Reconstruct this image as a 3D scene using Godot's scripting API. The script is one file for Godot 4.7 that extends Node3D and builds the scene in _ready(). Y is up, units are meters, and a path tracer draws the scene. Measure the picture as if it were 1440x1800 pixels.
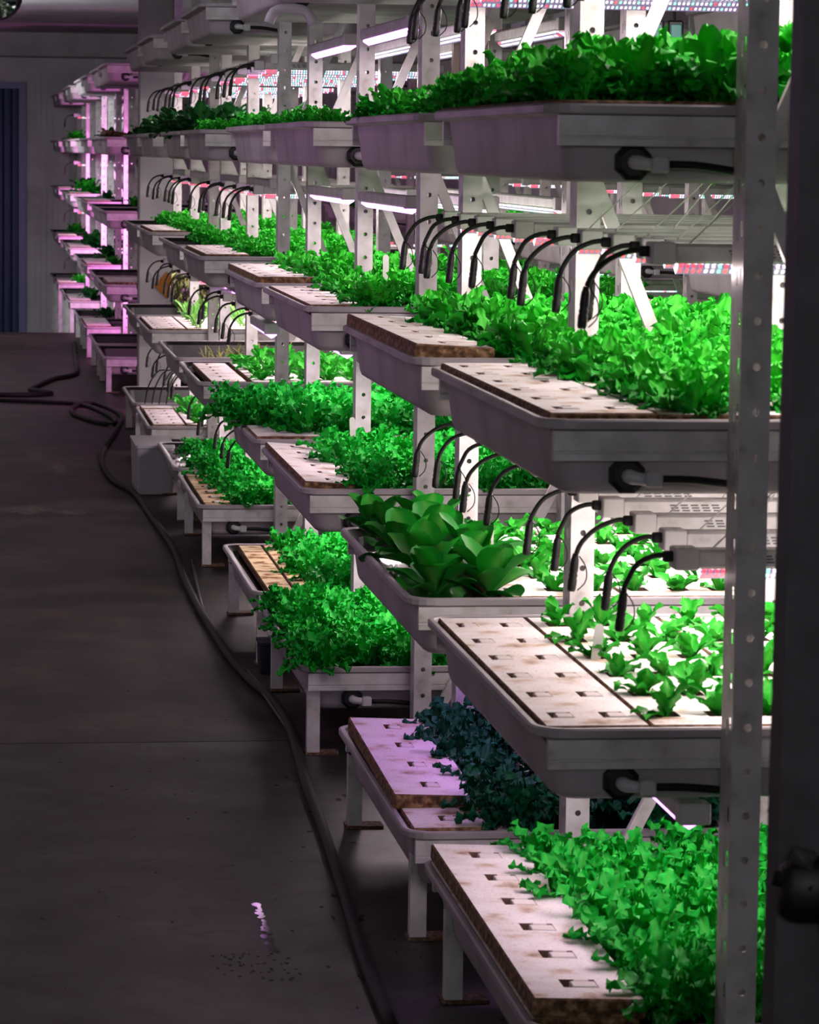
extends Node3D
# An indoor farm: an aisle beside a row of white racks with grow tubs, seen through a long lens.
# World: x to the racks, y up, the aisle runs to -z. RZ lists how far along the aisle each rack starts.
const RZ := [4.743, 8.211, 12.035, 15.505, 20.718, 24.188, 28.296, 32.046]
const LV := [2.004, 1.556, 1.104, 0.653, 0.208]          # top of the tub beams of each tier
const RACK := ["first aisle rack", "second aisle rack", "third aisle rack", "fourth aisle rack", "first pink-lit rack", "second pink-lit rack", "third pink-lit rack", "last rack"]
const TIER := ["top tier", "second tier", "middle tier", "fourth tier", "bottom tier"]
const X0 := 0.833
const X1 := 1.71
var M := {}
var names := {}
var rng := RandomNumberGenerator.new()
var cache := {}

func _ready():
	rng.seed = 7
	# ---------- camera
	var cam := Camera3D.new(); cam.name = "camera"
	cam.fov = 17.3567; cam.near = 0.05; cam.far = 120.0
	var yaw := deg_to_rad(7.50246); var pit := deg_to_rad(6.11831); var rol := deg_to_rad(0.73414)
	var f := Vector3(sin(yaw) * cos(pit), -sin(pit), cos(yaw) * cos(pit))
	var r := Vector3(cos(yaw), 0, -sin(yaw)); var u := f.cross(r)
	var r2 := r * cos(rol) + u * sin(rol); var u2 := u * cos(rol) - r * sin(rol)
	cam.transform = Transform3D(Basis(flip(r2), flip(u2), -flip(f)), Vector3(0, 1.5, 0))
	cam.current = true
	var at := CameraAttributesPhysical.new()
	at.frustum_focal_length = 100.0; at.frustum_focus_distance = 8.6; at.exposure_aperture = 16.0
	cam.attributes = at
	add_child(cam)
	cam.fov = 17.3567
	# ---------- environment
	var we := WorldEnvironment.new(); we.name = "world_environment"
	var e := Environment.new()
	e.background_mode = Environment.BG_COLOR; e.background_color = Color(0.02, 0.02, 0.022)
	e.tonemap_mode = Environment.TONE_MAPPER_LINEAR; e.tonemap_exposure = 1.0
	e.sdfgi_enabled = true; e.ssao_enabled = true; e.ssil_enabled = true
	we.environment = e; add_child(we)
	# ---------- unseen lamps outside the frame, placed to light racks, pillar and end wall
	materials()
	flood("unseen_ceiling_lamp", "unseen white lamp behind the camera, lighting the tub fronts", Vector3(0.0, 2.2, 2.7), Vector3(0.06, -0.12, -1), Vector2(1.6, 0.8), Color(0.97, 0.97, 1.0), 4.5)  # out of view behind the camera, lights the tub fronts
	flood("unseen_ceiling_lamp", "unseen white ceiling lamp opposite the first rack, lighting the aisle", Vector3(-0.9, 2.62, -7.0), Vector3.DOWN, Vector2(0.3, 1.2), Color(1, 0.95, 0.95), 0.4)  # this and the next two: unseen, for the general light in the aisle
	flood("unseen_ceiling_lamp", "unseen white ceiling lamp opposite the third rack, lighting the aisle", Vector3(-0.9, 2.62, -15.0), Vector3.DOWN, Vector2(0.3, 1.2), Color(1, 0.95, 0.97), 0.7)
	flood("unseen_ceiling_lamp", "unseen white ceiling lamp opposite the first pink-lit rack, lighting the aisle", Vector3(-0.9, 2.62, -22.0), Vector3(0.2, -1, -0.5), Vector2(0.3, 1.2), Color(1, 0.95, 1.0), 3.0)
	flood("unseen_ceiling_lamp", "unseen white lamp placed to light the end wall", Vector3(-0.8, 2.0, -25.5), Vector3(0.15, 0.12, -1), Vector2(1.0, 0.4), Color(0.98, 0.98, 1.0), 9.0)  # out of view, aimed to light the end wall
	flood("unseen_ceiling_lamp", "unseen white lamp placed to light the third rack and the pillar", Vector3(-0.5, 2.5, -9.5), Vector3(0.25, -0.05, -1), Vector2(0.8, 0.25), Color(0.98, 0.97, 1.0), 1.3)  # out of view, aimed at the upper tubs and the pillar
	flood("added_uplight", "added white lamp beside the second pink-lit rack, unseen, brightening the ceiling", Vector3(-0.7, 2.0, -26.5), Vector3(0, 1, -0.3), Vector2(0.8, 0.8), Color(0.98, 0.98, 1.0), 1.3)  # added out of view to brighten the far ceiling
	flood("unseen_grow_lamp", "unseen long violet lamp across the aisle, lighting the tub ends", Vector3(-0.62, 1.66, -8.5), Vector3(1, 0.12, 0.0), Vector2(4.0, 0.3), Color(0.95, 0.62, 1.0), 0.42)  # unseen source of the violet light on the tub ends
	room()
	racks()
	tubs()
	boards()
	lamps()
	plants()
	clutter()

# ------------------------------------------------------------------ helpers
func flip(v: Vector3) -> Vector3: return Vector3(v.x, v.y, -v.z)
func W(x: float, y: float, z: float) -> Vector3: return Vector3(x, y, -z)

func numbered(called: String) -> String:
	var n: int = names.get(called, 0); names[called] = n + 1
	return called if n == 0 else "%s_%03d" % [called, n]

func tag(o: Node3D, label: String, category := "", group := "", kind := "") -> Node3D:
	if label: o.set_meta("label", label)
	if category: o.set_meta("category", category)
	if group: o.set_meta("group", group)
	if kind: o.set_meta("kind", kind)
	return o

func thing(called: String, label: String, category: String, pos: Vector3, group := "") -> Node3D:
	var o := Node3D.new(); o.name = numbered(called); add_child(o); o.position = pos
	tag(o, label, category, group)
	return o

func part(called: String, mesh: Mesh, m: Material, parent: Node3D, pos := Vector3.ZERO) -> MeshInstance3D:
	var o := MeshInstance3D.new(); o.mesh = mesh; o.material_override = m
	var n := 0
	var nm := called
	while parent.has_node(NodePath(nm)):
		n += 1; nm = "%s_%03d" % [called, n]
	o.name = nm; parent.add_child(o); o.position = pos
	return o

func top(called: String, mesh: Mesh, m: Material, label: String, category: String, pos := Vector3.ZERO, group := "", kind := "") -> MeshInstance3D:
	var o := MeshInstance3D.new(); o.mesh = mesh; o.material_override = m; o.name = numbered(called)
	add_child(o); o.position = pos
	tag(o, label, category, group, kind)
	return o

func area(called: String, pos: Vector3, dir: Vector3, size: Vector2, c: Color, energy: float, parent: Node3D = self) -> void:
	var l := AreaLight3D.new(); l.name = numbered(called)
	l.area_size = size; l.light_color = c; l.light_energy = energy; l.area_range = 40.0; l.area_attenuation = 2.0
	l.area_normalize_energy = true; l.shadow_enabled = true
	parent.add_child(l)
	l.position = pos
	var up := Vector3.UP if absf(dir.normalized().y) < 0.9 else Vector3(0, 0, -1)
	l.basis = Basis.looking_at(dir.normalized(), up)

# fixture of an unseen lamp: housing, glowing panel, rod to the ceiling, and the light just in front of the panel
func flood(called: String, label: String, pos: Vector3, dir: Vector3, size: Vector2, c: Color, energy: float) -> void:
	var t := thing(called, label, "lamp", pos)
	var d := dir.normalized()
	var up := Vector3.UP if absf(d.y) < 0.9 else Vector3(0, 0, -1)
	var st := nst(); bevel_box(st, Vector3(0, 0, 0.026), Vector3(size.x / 2 + 0.015, size.y / 2 + 0.015, 0.018), 0.006)
	var h := part("housing", fin(st), M.metal, t); h.basis = Basis.looking_at(d, up)
	st = nst(); bevel_box(st, Vector3(0, 0, 0.006), Vector3(size.x / 2, size.y / 2, 0.003), 0.001)
	var gm := mat(Color(0.8, 0.8, 0.8), 0.5); gm.emission_enabled = true; gm.emission = c; gm.emission_energy_multiplier = 0.6
	var g := part("diffuser", fin(st), gm, t); g.basis = h.basis
	var back := h.basis * Vector3(0, 0, 0.03)
	st = nst(); tube(st, [back, Vector3(back.x, 2.657 - pos.y, back.z)], [0.006], 6)
	part("hanging_rod", fin(st), M.metal, t)
	area("panel_light", Vector3.ZERO, d, size, c, energy, t)

func nst(smooth := false) -> SurfaceTool:
	var st := SurfaceTool.new(); st.begin(Mesh.PRIMITIVE_TRIANGLES)
	st.set_smooth_group(0 if smooth else -1)
	return st

func fin(st: SurfaceTool) -> ArrayMesh:
	st.generate_normals(); st.index()
	return st.commit()

func tri(st: SurfaceTool, a: Vector3, b: Vector3, c: Vector3) -> void:
	st.add_vertex(a); st.add_vertex(c); st.add_vertex(b)

func quad(st: SurfaceTool, a: Vector3, b: Vector3, c: Vector3, d: Vector3) -> void:   # counter-clockwise seen from outside
	tri(st, a, b, c); tri(st, a, c, d)

func box(st: SurfaceTool, lo: Vector3, hi: Vector3) -> void:
	var a := lo; var b := hi
	quad(st, Vector3(a.x, a.y, b.z), Vector3(b.x, a.y, b.z), Vector3(b.x, b.y, b.z), Vector3(a.x, b.y, b.z))
	quad(st, Vector3(b.x, a.y, a.z), Vector3(a.x, a.y, a.z), Vector3(a.x, b.y, a.z), Vector3(b.x, b.y, a.z))
	quad(st, Vector3(b.x, a.y, b.z), Vector3(b.x, a.y, a.z), Vector3(b.x, b.y, a.z), Vector3(b.x, b.y, b.z))
	quad(st, Vector3(a.x, a.y, a.z), Vector3(a.x, a.y, b.z), Vector3(a.x, b.y, b.z), Vector3(a.x, b.y, a.z))
	quad(st, Vector3(a.x, b.y, b.z), Vector3(b.x, b.y, b.z), Vector3(b.x, b.y, a.z), Vector3(a.x, b.y, a.z))
	quad(st, Vector3(a.x, a.y, a.z), Vector3(b.x, a.y, a.z), Vector3(b.x, a.y, b.z), Vector3(a.x, a.y, b.z))

# a box with chamfered long edges, centre c, half sizes h, bevel k
func bevel_box(st: SurfaceTool, c: Vector3, h: Vector3, k: float) -> void:
	var loops := []
	for s in [[-1.0, k], [-1.0, 0.0], [1.0, 0.0], [1.0, k]]:
		var y: float = s[0] * (h.y - (k if s[1] == 0.0 else 0.0))
		var q: float = s[1]
		var l := []
		for p in [[1, 1, 0], [1, 1, 1], [-1, 1, 1], [-1, 1, 0], [-1, -1, 0], [-1, -1, 1], [1, -1, 1], [1, -1, 0]]:
			var hx: float = h.x - q; var hz: float = h.z - q
			var x: float = p[0] * (hx - (k if p[2] == 1 else 0.0))
			var z: float = p[1] * (hz - (k if p[2] == 0 else 0.0))
			l.append(c + Vector3(x, y, z))
		loops.append(l)
	skin(st, loops, true, true)

# joins closed loops (counter-clockwise seen from above, bottom to top), capped or not
func skin(st: SurfaceTool, loops: Array, cap_lo := true, cap_hi := true) -> void:
	var n: int = loops[0].size()
	for i in loops.size() - 1:
		for j in n:
			var k := (j + 1) % n
			quad(st, loops[i][k], loops[i][j], loops[i + 1][j], loops[i + 1][k])
	for j in range(1, n - 1):
		if cap_lo: tri(st, loops[0][0], loops[0][j], loops[0][j + 1])
		if cap_hi: tri(st, loops[-1][0], loops[-1][j + 1], loops[-1][j])

func tube(st: SurfaceTool, pts: Array, rads: Array, sides := 8) -> void:
	var loops := []
	var side := Vector3.ZERO
	for i in pts.size():
		var d: Vector3 = (pts[mini(i + 1, pts.size() - 1)] - pts[maxi(i - 1, 0)]).normalized()
		if side == Vector3.ZERO:
			side = d.cross(Vector3.UP if absf(d.y) < 0.9 else Vector3.RIGHT).normalized()
		side = (side - d * side.dot(d)).normalized()
		var up := d.cross(side)
		var l := []
		var rr: float = rads[mini(i, rads.size() - 1)]
		for j in sides:
			var a := -TAU * j / sides
			l.append(pts[i] + (side * cos(a) + up * sin(a)) * rr)
		loops.append(l)
	skin(st, loops)

func smooth_path(pts: Array, n: int) -> Array:
	var c := Curve3D.new()
	for i in pts.size():
		var t: Vector3 = (pts[mini(i + 1, pts.size() - 1)] - pts[maxi(i - 1, 0)]) / 6.0
		c.add_point(pts[i], -t, t)
	c.bake_interval = 0.004
	var out := []
	for i in n: out.append(c.sample_baked(c.get_baked_length() * i / (n - 1.0), true))
	return out

func rrect(x0: float, x1: float, z0: float, z1: float, y: float, rad: float, seg := 5) -> Array:  # z in depth terms
	var l := []
	for k in 4:
		var cx: float = [x1 - rad, x0 + rad, x0 + rad, x1 - rad][k]
		var cz: float = [z1 - rad, z1 - rad, z0 + rad, z0 + rad][k]
		for i in seg + 1:
			var a := PI / 2 * k + PI / 2 * i / seg
			l.append(Vector3(cx + cos(a) * rad, y, -(cz + sin(a) * rad)))
	return l

# ------------------------------------------------------------------ materials
func noise(seed_: int, freq: float, oct := 4, type := FastNoiseLite.TYPE_SIMPLEX_SMOOTH) -> FastNoiseLite:
	var n := FastNoiseLite.new(); n.seed = seed_; n.frequency = freq; n.noise_type = type
	n.fractal_octaves = oct
	return n

func mat(c: Color, rough: float, metal := 0.0) -> StandardMaterial3D:
	var m := StandardMaterial3D.new(); m.albedo_color = c; m.roughness = rough; m.metallic = metal
	return m

func noise_tex(size: int, seed_: int, freq: float, stops: Array, cols: Array, oct := 5, type := FastNoiseLite.TYPE_SIMPLEX_SMOOTH) -> NoiseTexture2D:
	var t := NoiseTexture2D.new(); t.width = size; t.height = size; t.seamless = true
	t.noise = noise(seed_, freq, oct, type)
	var g := Gradient.new(); g.offsets = PackedFloat32Array(stops); g.colors = PackedColorArray(cols)
	t.color_ramp = g
	return t

func tri_tex(m: StandardMaterial3D, t: Texture2D, scale: float, world := true) -> StandardMaterial3D:
	m.albedo_texture = t; m.uv1_triplanar = true; m.uv1_world_triplanar = world
	m.uv1_scale = Vector3.ONE * scale
	return m

func leafmat(rough := 0.45, back := Color(0.05, 0.40, 0.05)) -> StandardMaterial3D:
	var m := StandardMaterial3D.new()
	m.vertex_color_use_as_albedo = true; m.roughness = rough; m.metallic_specular = 0.22
	m.backlight_enabled = true; m.backlight = back
	return m

func materials() -> void:
	var wht := noise_tex(512, 3, 0.012, [0.0, 0.3, 0.62, 1.0], [Color(0.60, 0.58, 0.55), Color(0.74, 0.73, 0.72), Color(0.80, 0.79, 0.79), Color(0.84, 0.83, 0.83)])
	M.metal = tri_tex(mat(Color(1, 1, 1), 0.42), wht, 2.0)
	M.tub = tri_tex(mat(Color(0.88, 0.86, 0.88), 0.5), noise_tex(512, 11, 0.010, [0.0, 0.35, 0.6, 1.0], [Color(0.60, 0.575, 0.57), Color(0.72, 0.705, 0.705), Color(0.77, 0.76, 0.76), Color(0.81, 0.80, 0.80)]), 0.7)
	M.liner = tri_tex(mat(Color(0.42, 0.40, 0.38), 0.4), noise_tex(512, 21, 0.02, [0.0, 0.45, 0.6, 0.75, 1.0], [Color(0.03, 0.03, 0.03), Color(0.07, 0.065, 0.06), Color(0.10, 0.09, 0.075), Color(0.26, 0.24, 0.18), Color(0.33, 0.30, 0.24)]), 1.5)
	M.water = mat(Color(0.015, 0.015, 0.016), 0.12)
	var foam := noise_tex(1024, 5, 0.006, [0.0, 0.22, 0.36, 0.6, 1.0], [Color(0.55, 0.43, 0.33), Color(0.80, 0.72, 0.64), Color(0.90, 0.87, 0.85), Color(0.93, 0.91, 0.90), Color(0.95, 0.94, 0.93)])
	M.foam = tri_tex(mat(Color(1, 1, 1), 0.8), foam, 1.3)
	M.yfoam = tri_tex(mat(Color(0.93, 0.86, 0.70), 0.8), noise_tex(512, 9, 0.012, [0.0, 0.26, 0.40, 0.6, 1.0], [Color(0.34, 0.20, 0.10), Color(0.62, 0.46, 0.30), Color(0.86, 0.80, 0.72), Color(0.92, 0.89, 0.85), Color(0.95, 0.93, 0.90)]), 2.0)
	M.foam.detail_enabled = true
	M.foam.detail_blend_mode = BaseMaterial3D.BLEND_MODE_MUL
	M.foam.detail_albedo = noise_tex(512, 6, 0.25, [0.0, 0.16, 0.2, 1.0], [Color(0.45, 0.33, 0.25), Color(0.7, 0.6, 0.5), Color(1, 1, 1), Color(1, 1, 1)], 2)
	M.edge = tri_tex(mat(Color(1, 1, 1), 0.85), noise_tex(512, 8, 0.03, [0.0, 0.4, 0.65, 1.0], [Color(0.16, 0.10, 0.06), Color(0.36, 0.25, 0.15), Color(0.55, 0.42, 0.29), Color(0.75, 0.65, 0.54)]), 3.0)
	M.slot = mat(Color(0.42, 0.33, 0.28), 0.9)
	M.plug = mat(Color(0.88, 0.85, 0.83), 0.8)
	M.rubber = mat(Color(0.035, 0.037, 0.04), 0.5)
	M.hose = mat(Color(0.02, 0.02, 0.022), 0.7)
	M.elbow = mat(Color(0.75, 0.75, 0.76), 0.4)
	M.lampbody = tri_tex(mat(Color(0.92, 0.92, 0.93), 0.4), wht, 2.3)
	M.cap = mat(Color(0.74, 0.73, 0.73), 0.45)
	M.print = mat(Color(0.30, 0.30, 0.32), 0.6)
	M.cord = mat(Color(0.8, 0.8, 0.78), 0.7)
	M.rust = tri_tex(mat(Color(1, 1, 1), 0.85), noise_tex(256, 31, 0.05, [0.0, 0.5, 1.0], [Color(0.22, 0.14, 0.08), Color(0.38, 0.28, 0.20), Color(0.62, 0.56, 0.50)]), 6.0)
	# lamp faces: a row of small diodes, red ones first
	var im := Image.create(256, 8, false, Image.FORMAT_RGB8)
	im.fill(Color(0.28, 0.22, 0.34))
	for i in 64:
		var c := Color(1, 0.97, 1)
		if i < 4 or i % 11 == 7: c = Color(1, 0.16, 0.20)
		elif i % 4 == 2: c = Color(0.45, 1.0, 0.80)
		im.fill_rect(Rect2i(i * 4 + 1, 2, 2, 4), c)
	M.diodes = mat(Color(0.8, 0.75, 0.8), 0.4)
	M.diodes.emission_enabled = true; M.diodes.emission = Color(1, 1, 1); M.diodes.emission_operator = BaseMaterial3D.EMISSION_OP_MULTIPLY
	M.diodes.emission_texture = ImageTexture.create_from_image(im)
	M.diodes.emission_energy_multiplier = 3.2
	M.violet = mat(Color(0.8, 0.7, 0.85), 0.4)
	M.violet.emission_enabled = true; M.violet.emission = Color(0.90, 0.55, 1.0); M.violet.emission_energy_multiplier = 4.0
	M.pinktube = mat(Color(0.9, 0.7, 0.85), 0.4)
	M.pinktube.emission_enabled = true; M.pinktube.emission = Color(1.0, 0.70, 0.98); M.pinktube.emission_energy_multiplier = 1.6
	M.lettuce = leafmat(0.5)
	M.kale = leafmat(0.5, Color(0.01, 0.06, 0.02))
	M.dark = leafmat(0.4, Color(0.02, 0.10, 0.02))
	M.dry = leafmat(0.8, Color(0.05, 0.05, 0.02))
	# concrete
	var conc := noise_tex(1024, 41, 0.006, [0.0, 0.3, 0.5, 0.72, 1.0], [Color(0.20, 0.18, 0.16), Color(0.31, 0.285, 0.26), Color(0.38, 0.36, 0.335), Color(0.43, 0.41, 0.385), Color(0.56, 0.54, 0.51)], 6)
	M.floor_near = tri_tex(mat(Color(0.49, 0.54, 0.50), 0.5), conc, 0.5)
	M.floor_near.roughness_texture = noise_tex(512, 42, 0.01, [0.0, 0.5, 1.0], [Color(0.75, 0.75, 0.75), Color(0.9, 0.9, 0.9), Color(1, 1, 1)])
	M.floor_far = tri_tex(mat(Color(0.57, 0.50, 0.46), 0.5), noise_tex(1024, 45, 0.006, [0.0, 0.32, 0.45, 0.52, 0.66, 1.0], [Color(0.10, 0.08, 0.07), Color(0.19, 0.155, 0.14), Color(0.27, 0.225, 0.205), Color(0.34, 0.29, 0.265), Color(0.40, 0.36, 0.33), Color(0.58, 0.54, 0.50)], 6), 0.37)
	M.floor_near.detail_enabled = true; M.floor_near.detail_blend_mode = BaseMaterial3D.BLEND_MODE_MUL
	M.floor_near.detail_albedo = noise_tex(512, 43, 0.05, [0.0, 0.26, 0.34, 0.6, 1.0], [Color(0.45, 0.40, 0.36), Color(0.70, 0.64, 0.6), Color(0.95, 0.94, 0.93), Color(1, 1, 1), Color(1, 1, 1)])
	M.floor_far.detail_enabled = true; M.floor_far.detail_blend_mode = BaseMaterial3D.BLEND_MODE_MUL
	M.floor_far.detail_albedo = noise_tex(512, 46, 0.05, [0.0, 0.26, 0.34, 0.6, 1.0], [Color(0.45, 0.40, 0.36), Color(0.70, 0.64, 0.6), Color(0.95, 0.94, 0.93), Color(1, 1, 1), Color(1, 1, 1)])
	M.wet = tri_tex(mat(Color(0.49, 0.54, 0.50), 0.09), conc, 0.5)
	M.worn = tri_tex(mat(Color(0.8, 0.77, 0.75), 0.55), noise_tex(512, 47, 0.03, [0.0, 0.4, 0.6, 1.0], [Color(0.25, 0.22, 0.2), Color(0.34, 0.31, 0.29), Color(0.46, 0.43, 0.41), Color(0.52, 0.49, 0.47)]), 1.2)
	M.dirt = mat(Color(0.10, 0.085, 0.07), 0.8)
	M.wall = tri_tex(mat(Color(1, 1, 1), 0.6), noise_tex(512, 51, 0.008, [0.0, 0.5, 1.0], [Color(0.66, 0.65, 0.65), Color(0.74, 0.73, 0.74), Color(0.78, 0.77, 0.78)]), 0.4)
	M.ceil = tri_tex(mat(Color(0.95, 0.95, 0.95), 0.8), noise_tex(512, 52, 0.01, [0.0, 0.5, 1.0], [Color(0.62, 0.61, 0.61), Color(0.68, 0.67, 0.67), Color(0.72, 0.71, 0.71)]), 0.5)
	M.strip = mat(Color(0.07, 0.16, 0.33), 0.55)
	M.frame = mat(Color(0.45, 0.45, 0.62), 0.5)
	M.darksteel = tri_tex(mat(Color(1, 1, 1), 0.6), noise_tex(256, 61, 0.02, [0.0, 0.5, 1.0], [Color(0.20, 0.19, 0.20), Color(0.26, 0.25, 0.26), Color(0.32, 0.31, 0.32)]), 2.0)
	M.orange = mat(Color(0.74, 0.48, 0.08), 0.6)
	M.tagw = mat(Color(0.68, 0.68, 0.66), 0.5)
	M.bin = mat(Color(0.62, 0.61, 0.63), 0.5)
	M.bluebin = mat(Color(0.07, 0.11, 0.16), 0.5)
	M.teal = mat(Color(0.04, 0.42, 0.40), 0.4)
	M.brownpipe = mat(Color(0.16, 0.11, 0.08), 0.6)

# ------------------------------------------------------------------ room
func slab(called: String, lo: Vector3, hi: Vector3, m: Material, label := "", parent: Node3D = null) -> MeshInstance3D:
	var st := nst(); box(st, lo, hi)
	if parent: return part(called, fin(st), m, parent)
	return top(called, fin(st), m, label, "", Vector3.ZERO, "", "structure")

func room() -> void:
	var fl := Node3D.new(); fl.name = "floor"; add_child(fl); tag(fl, "stained grey concrete floor of the aisle in two pours", "", "", "structure")
	slab("floor_slab", Vector3(-1.6, -0.2, -8.43), Vector3(4.8, 0, 3.0), M.floor_near, "", fl)
	slab("floor_slab", Vector3(-1.6, -0.2, -27.6), Vector3(4.8, -0.003, -8.455), M.floor_far, "", fl)
	slab("floor_slab", Vector3(-1.6, -0.65, -35.2), Vector3(4.8, -0.45, -27.4), M.floor_far, "", fl)
	slab("joint_filler", Vector3(-1.6, -0.2, -8.455), Vector3(4.8, -0.010, -8.43), M.dirt, "", fl)
	slab("step_face", Vector3(-1.6, -0.65, -27.6), Vector3(4.8, -0.2, -27.4), M.floor_far, "", fl)
	slab("ceiling", Vector3(-1.6, 2.657, -35.2), Vector3(4.8, 2.8, 3.0), M.ceil, "plain grey ceiling above the aisle and the racks")
	slab("wall_left", Vector3(-1.75, -0.65, -35.2), Vector3(-1.6, 2.8, 3.0), M.wall, "plain light wall on the far side of the aisle")
	slab("wall_right", Vector3(4.8, -0.65, -35.2), Vector3(4.95, 2.8, 3.0), M.wall, "plain light wall beyond the second row of racks")
	slab("wall_front", Vector3(-1.75, -0.65, 3.0), Vector3(4.95, 2.8, 3.15), M.wall, "plain light wall behind the camera")
	# end wall with fine vertical ribs
	var wl := Node3D.new(); wl.name = "wall_back"; add_child(wl); tag(wl, "ribbed white panel wall at the end of the aisle", "", "", "structure")
	slab("backing", Vector3(-1.75, -0.65, -35.2), Vector3(4.95, 2.8, -35.05), M.wall, "", wl)
	for k in 14:
		var st := nst()
		var x := 0.50 + k * 0.30
		for j in 5:
			var xx := x + j * 0.06
			box(st, Vector3(xx, -0.45, -35.05), Vector3(xx + 0.045, 2.657, -35.035))
		part("panel", fin(st), M.wall, wl)
	slab("trim_1", Vector3(-1.6, 2.42, -35.05), Vector3(4.8, 2.657, -34.4), M.ceil, "grey bulkhead along the top of the end wall")
	# doorway with a blue strip curtain
	var d := Node3D.new(); d.name = "door_1"; add_child(d); d.position = W(0.0, -0.45, 35.0)
	tag(d, "doorway in the end wall closed by a dark blue strip curtain", "", "", "structure")
	var fr := nst(); box(fr, Vector3(0.50, 0, -0.04), Vector3(0.575, 2.62, 0.03)); box(fr, Vector3(-0.6, 2.55, -0.04), Vector3(0.5, 2.62, 0.03)); box(fr, Vector3(-0.66, 0, -0.04), Vector3(-0.58, 2.62, 0.03))
	part("frame", fin(fr), M.frame, d)
	for k in 13:
		var st := nst(); var x := -0.56 + k * 0.082
		var l := []
		for i in 5:
			var a := PI * i / 4.0
			l.append(Vector3(x + 0.04 - cos(a) * 0.04, 0, 0.0 + sin(a) * 0.012 + 0.004 * (k % 2)))
		for i in 4:
			quad(st, l[i], l[i + 1], l[i + 1] + Vector3(0, 2.55, 0), l[i] + Vector3(0, 2.55, 0))
		for i in 4:
			quad(st, l[i + 1] - Vector3(0, 0, 0.003), l[i] - Vector3(0, 0, 0.003), l[i] + Vector3(0, 2.55, -0.003), l[i + 1] + Vector3(0, 2.55, -0.003))
		part("curtain_strip", fin(st), M.strip, d)
	# pillar between the fourth rack and the pink-lit ones
	var ps := nst(); bevel_box(ps, W(1.012, 1.329, 18.60), Vector3(0.092, 1.328, 0.09), 0.006)
	top("pillar", fin(ps), M.wall, "plain square grey pillar standing behind the fourth rack", "", Vector3.ZERO, "", "structure")

# ------------------------------------------------------------------ racks
func post_mesh(cells := 39) -> ArrayMesh:      # C-profile with punched holes; front face at z = 0, depth to -z, x from 0 to w
	if cache.has("post%d" % cells): return cache["post%d" % cells]
	var st := nst()
	var w := 0.041; var dp := 0.07; var ph := 0.065; var y0 := 0.0; var rad := 0.0058
	for k in cells:
		var y := y0 + k * ph
		var c := Vector3(w * 0.55, y + ph / 2, 0)
		var ring := []; var rim := []
		var rp := [Vector3(w, y + ph / 2, 0), Vector3(w, y + ph, 0), Vector3(c.x, y + ph, 0), Vector3(0, y + ph, 0), Vector3(0, y + ph / 2, 0), Vector3(0, y, 0), Vector3(c.x, y, 0), Vector3(w, y, 0)]
		for i in 8:
			var a := TAU * i / 8.0
			ring.append(c + Vector3(cos(a), sin(a), 0) * rad); rim.append(rp[i])
		for i in 8:
			var j := (i + 1) % 8
			quad(st, ring[i], rim[i], rim[j], ring[j])
			quad(st, ring[j], ring[j] + Vector3(0, 0, -0.002), ring[i] + Vector3(0, 0, -0.002), ring[i])
		# aisle-side flank with two staggered rows of slots
		var zs := [0.0, 0.012, 0.019, 0.034, 0.041, dp]
		for zi in 5:
			var ya := [0.0, 0.022, 0.044, ph] if zi == 1 else [0.0, 0.016, 0.038, ph]
			for yi in 3:
				if (zi == 1 or zi == 3) and yi == 1: continue
				var a0: float = y + ya[yi]; var a1: float = y + ya[yi + 1]
				quad(st, Vector3(0, a0, -zs[zi + 1]), Vector3(0, a0, -zs[zi]), Vector3(0, a1, -zs[zi]), Vector3(0, a1, -zs[zi + 1]))
				quad(st, Vector3(w, a0, -zs[zi]), Vector3(w, a0, -zs[zi + 1]), Vector3(w, a1, -zs[zi + 1]), Vector3(w, a1, -zs[zi]))
	var hh := y0 + cells * ph
	for x in [[0.0, 0.011], [w - 0.011, w]]:     # return lips
		box(st, Vector3(x[0], y0, -dp - 0.002), Vector3(x[1], hh, -dp))
	# folded sight edge on the right of the front face
	box(st, Vector3(w, y0, -0.004), Vector3(w + 0.003, hh, -0.001))
	cache["post%d" % cells] = fin(st)
	return cache["post%d" % cells]

func beam_mesh() -> ArrayMesh:
	if cache.has("beam"): return cache.beam
	var st := nst()
	var n := X1 - X0
	# face with a pressed bead near its lower edge; front face at z = 0
	var prof := [Vector2(0, 0), Vector2(0, -0.0285), Vector2(-0.002, -0.030), Vector2(-0.002, -0.0315), Vector2(0.001, -0.033), Vector2(0.001, -0.0431), Vector2(-0.018, -0.0431), Vector2(-0.018, 0)]
	for i in prof.size():
		var a: Vector2 = prof[i]; var b: Vector2 = prof[(i + 1) % prof.size()]
		quad(st, Vector3(0, b.y, b.x), Vector3(n, b.y, b.x), Vector3(n, a.y, a.x), Vector3(0, a.y, a.x))
	for x in [0.0, n]:
		quad(st, Vector3(x, -0.0431, -0.018), Vector3(x, -0.0431, 0.0), Vector3(x, 0, 0.0), Vector3(x, 0, -0.018))
	cache.beam = fin(st)
	return cache.beam

func bar_mesh(a: Vector3, b: Vector3, wx: float, wz: float) -> ArrayMesh:   # flat bar between two points in the xy plane
	var st := nst()
	var d := (b - a).normalized(); var s := d.cross(Vector3(0, 0, 1)).normalized() * wx / 2; var t := Vector3(0, 0, wz / 2)
	var l0 := [a + s + t, a - s + t, a - s - t, a + s - t]; var l1 := [b + s + t, b - s + t, b - s - t, b + s - t]
	for j in 4:
		var k := (j + 1) % 4
		quad(st, l0[j], l0[k], l1[k], l1[j])
	quad(st, l0[3], l0[2], l0[1], l0[0]); quad(st, l1[0], l1[1], l1[2], l1[3])
	return fin(st)

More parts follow.
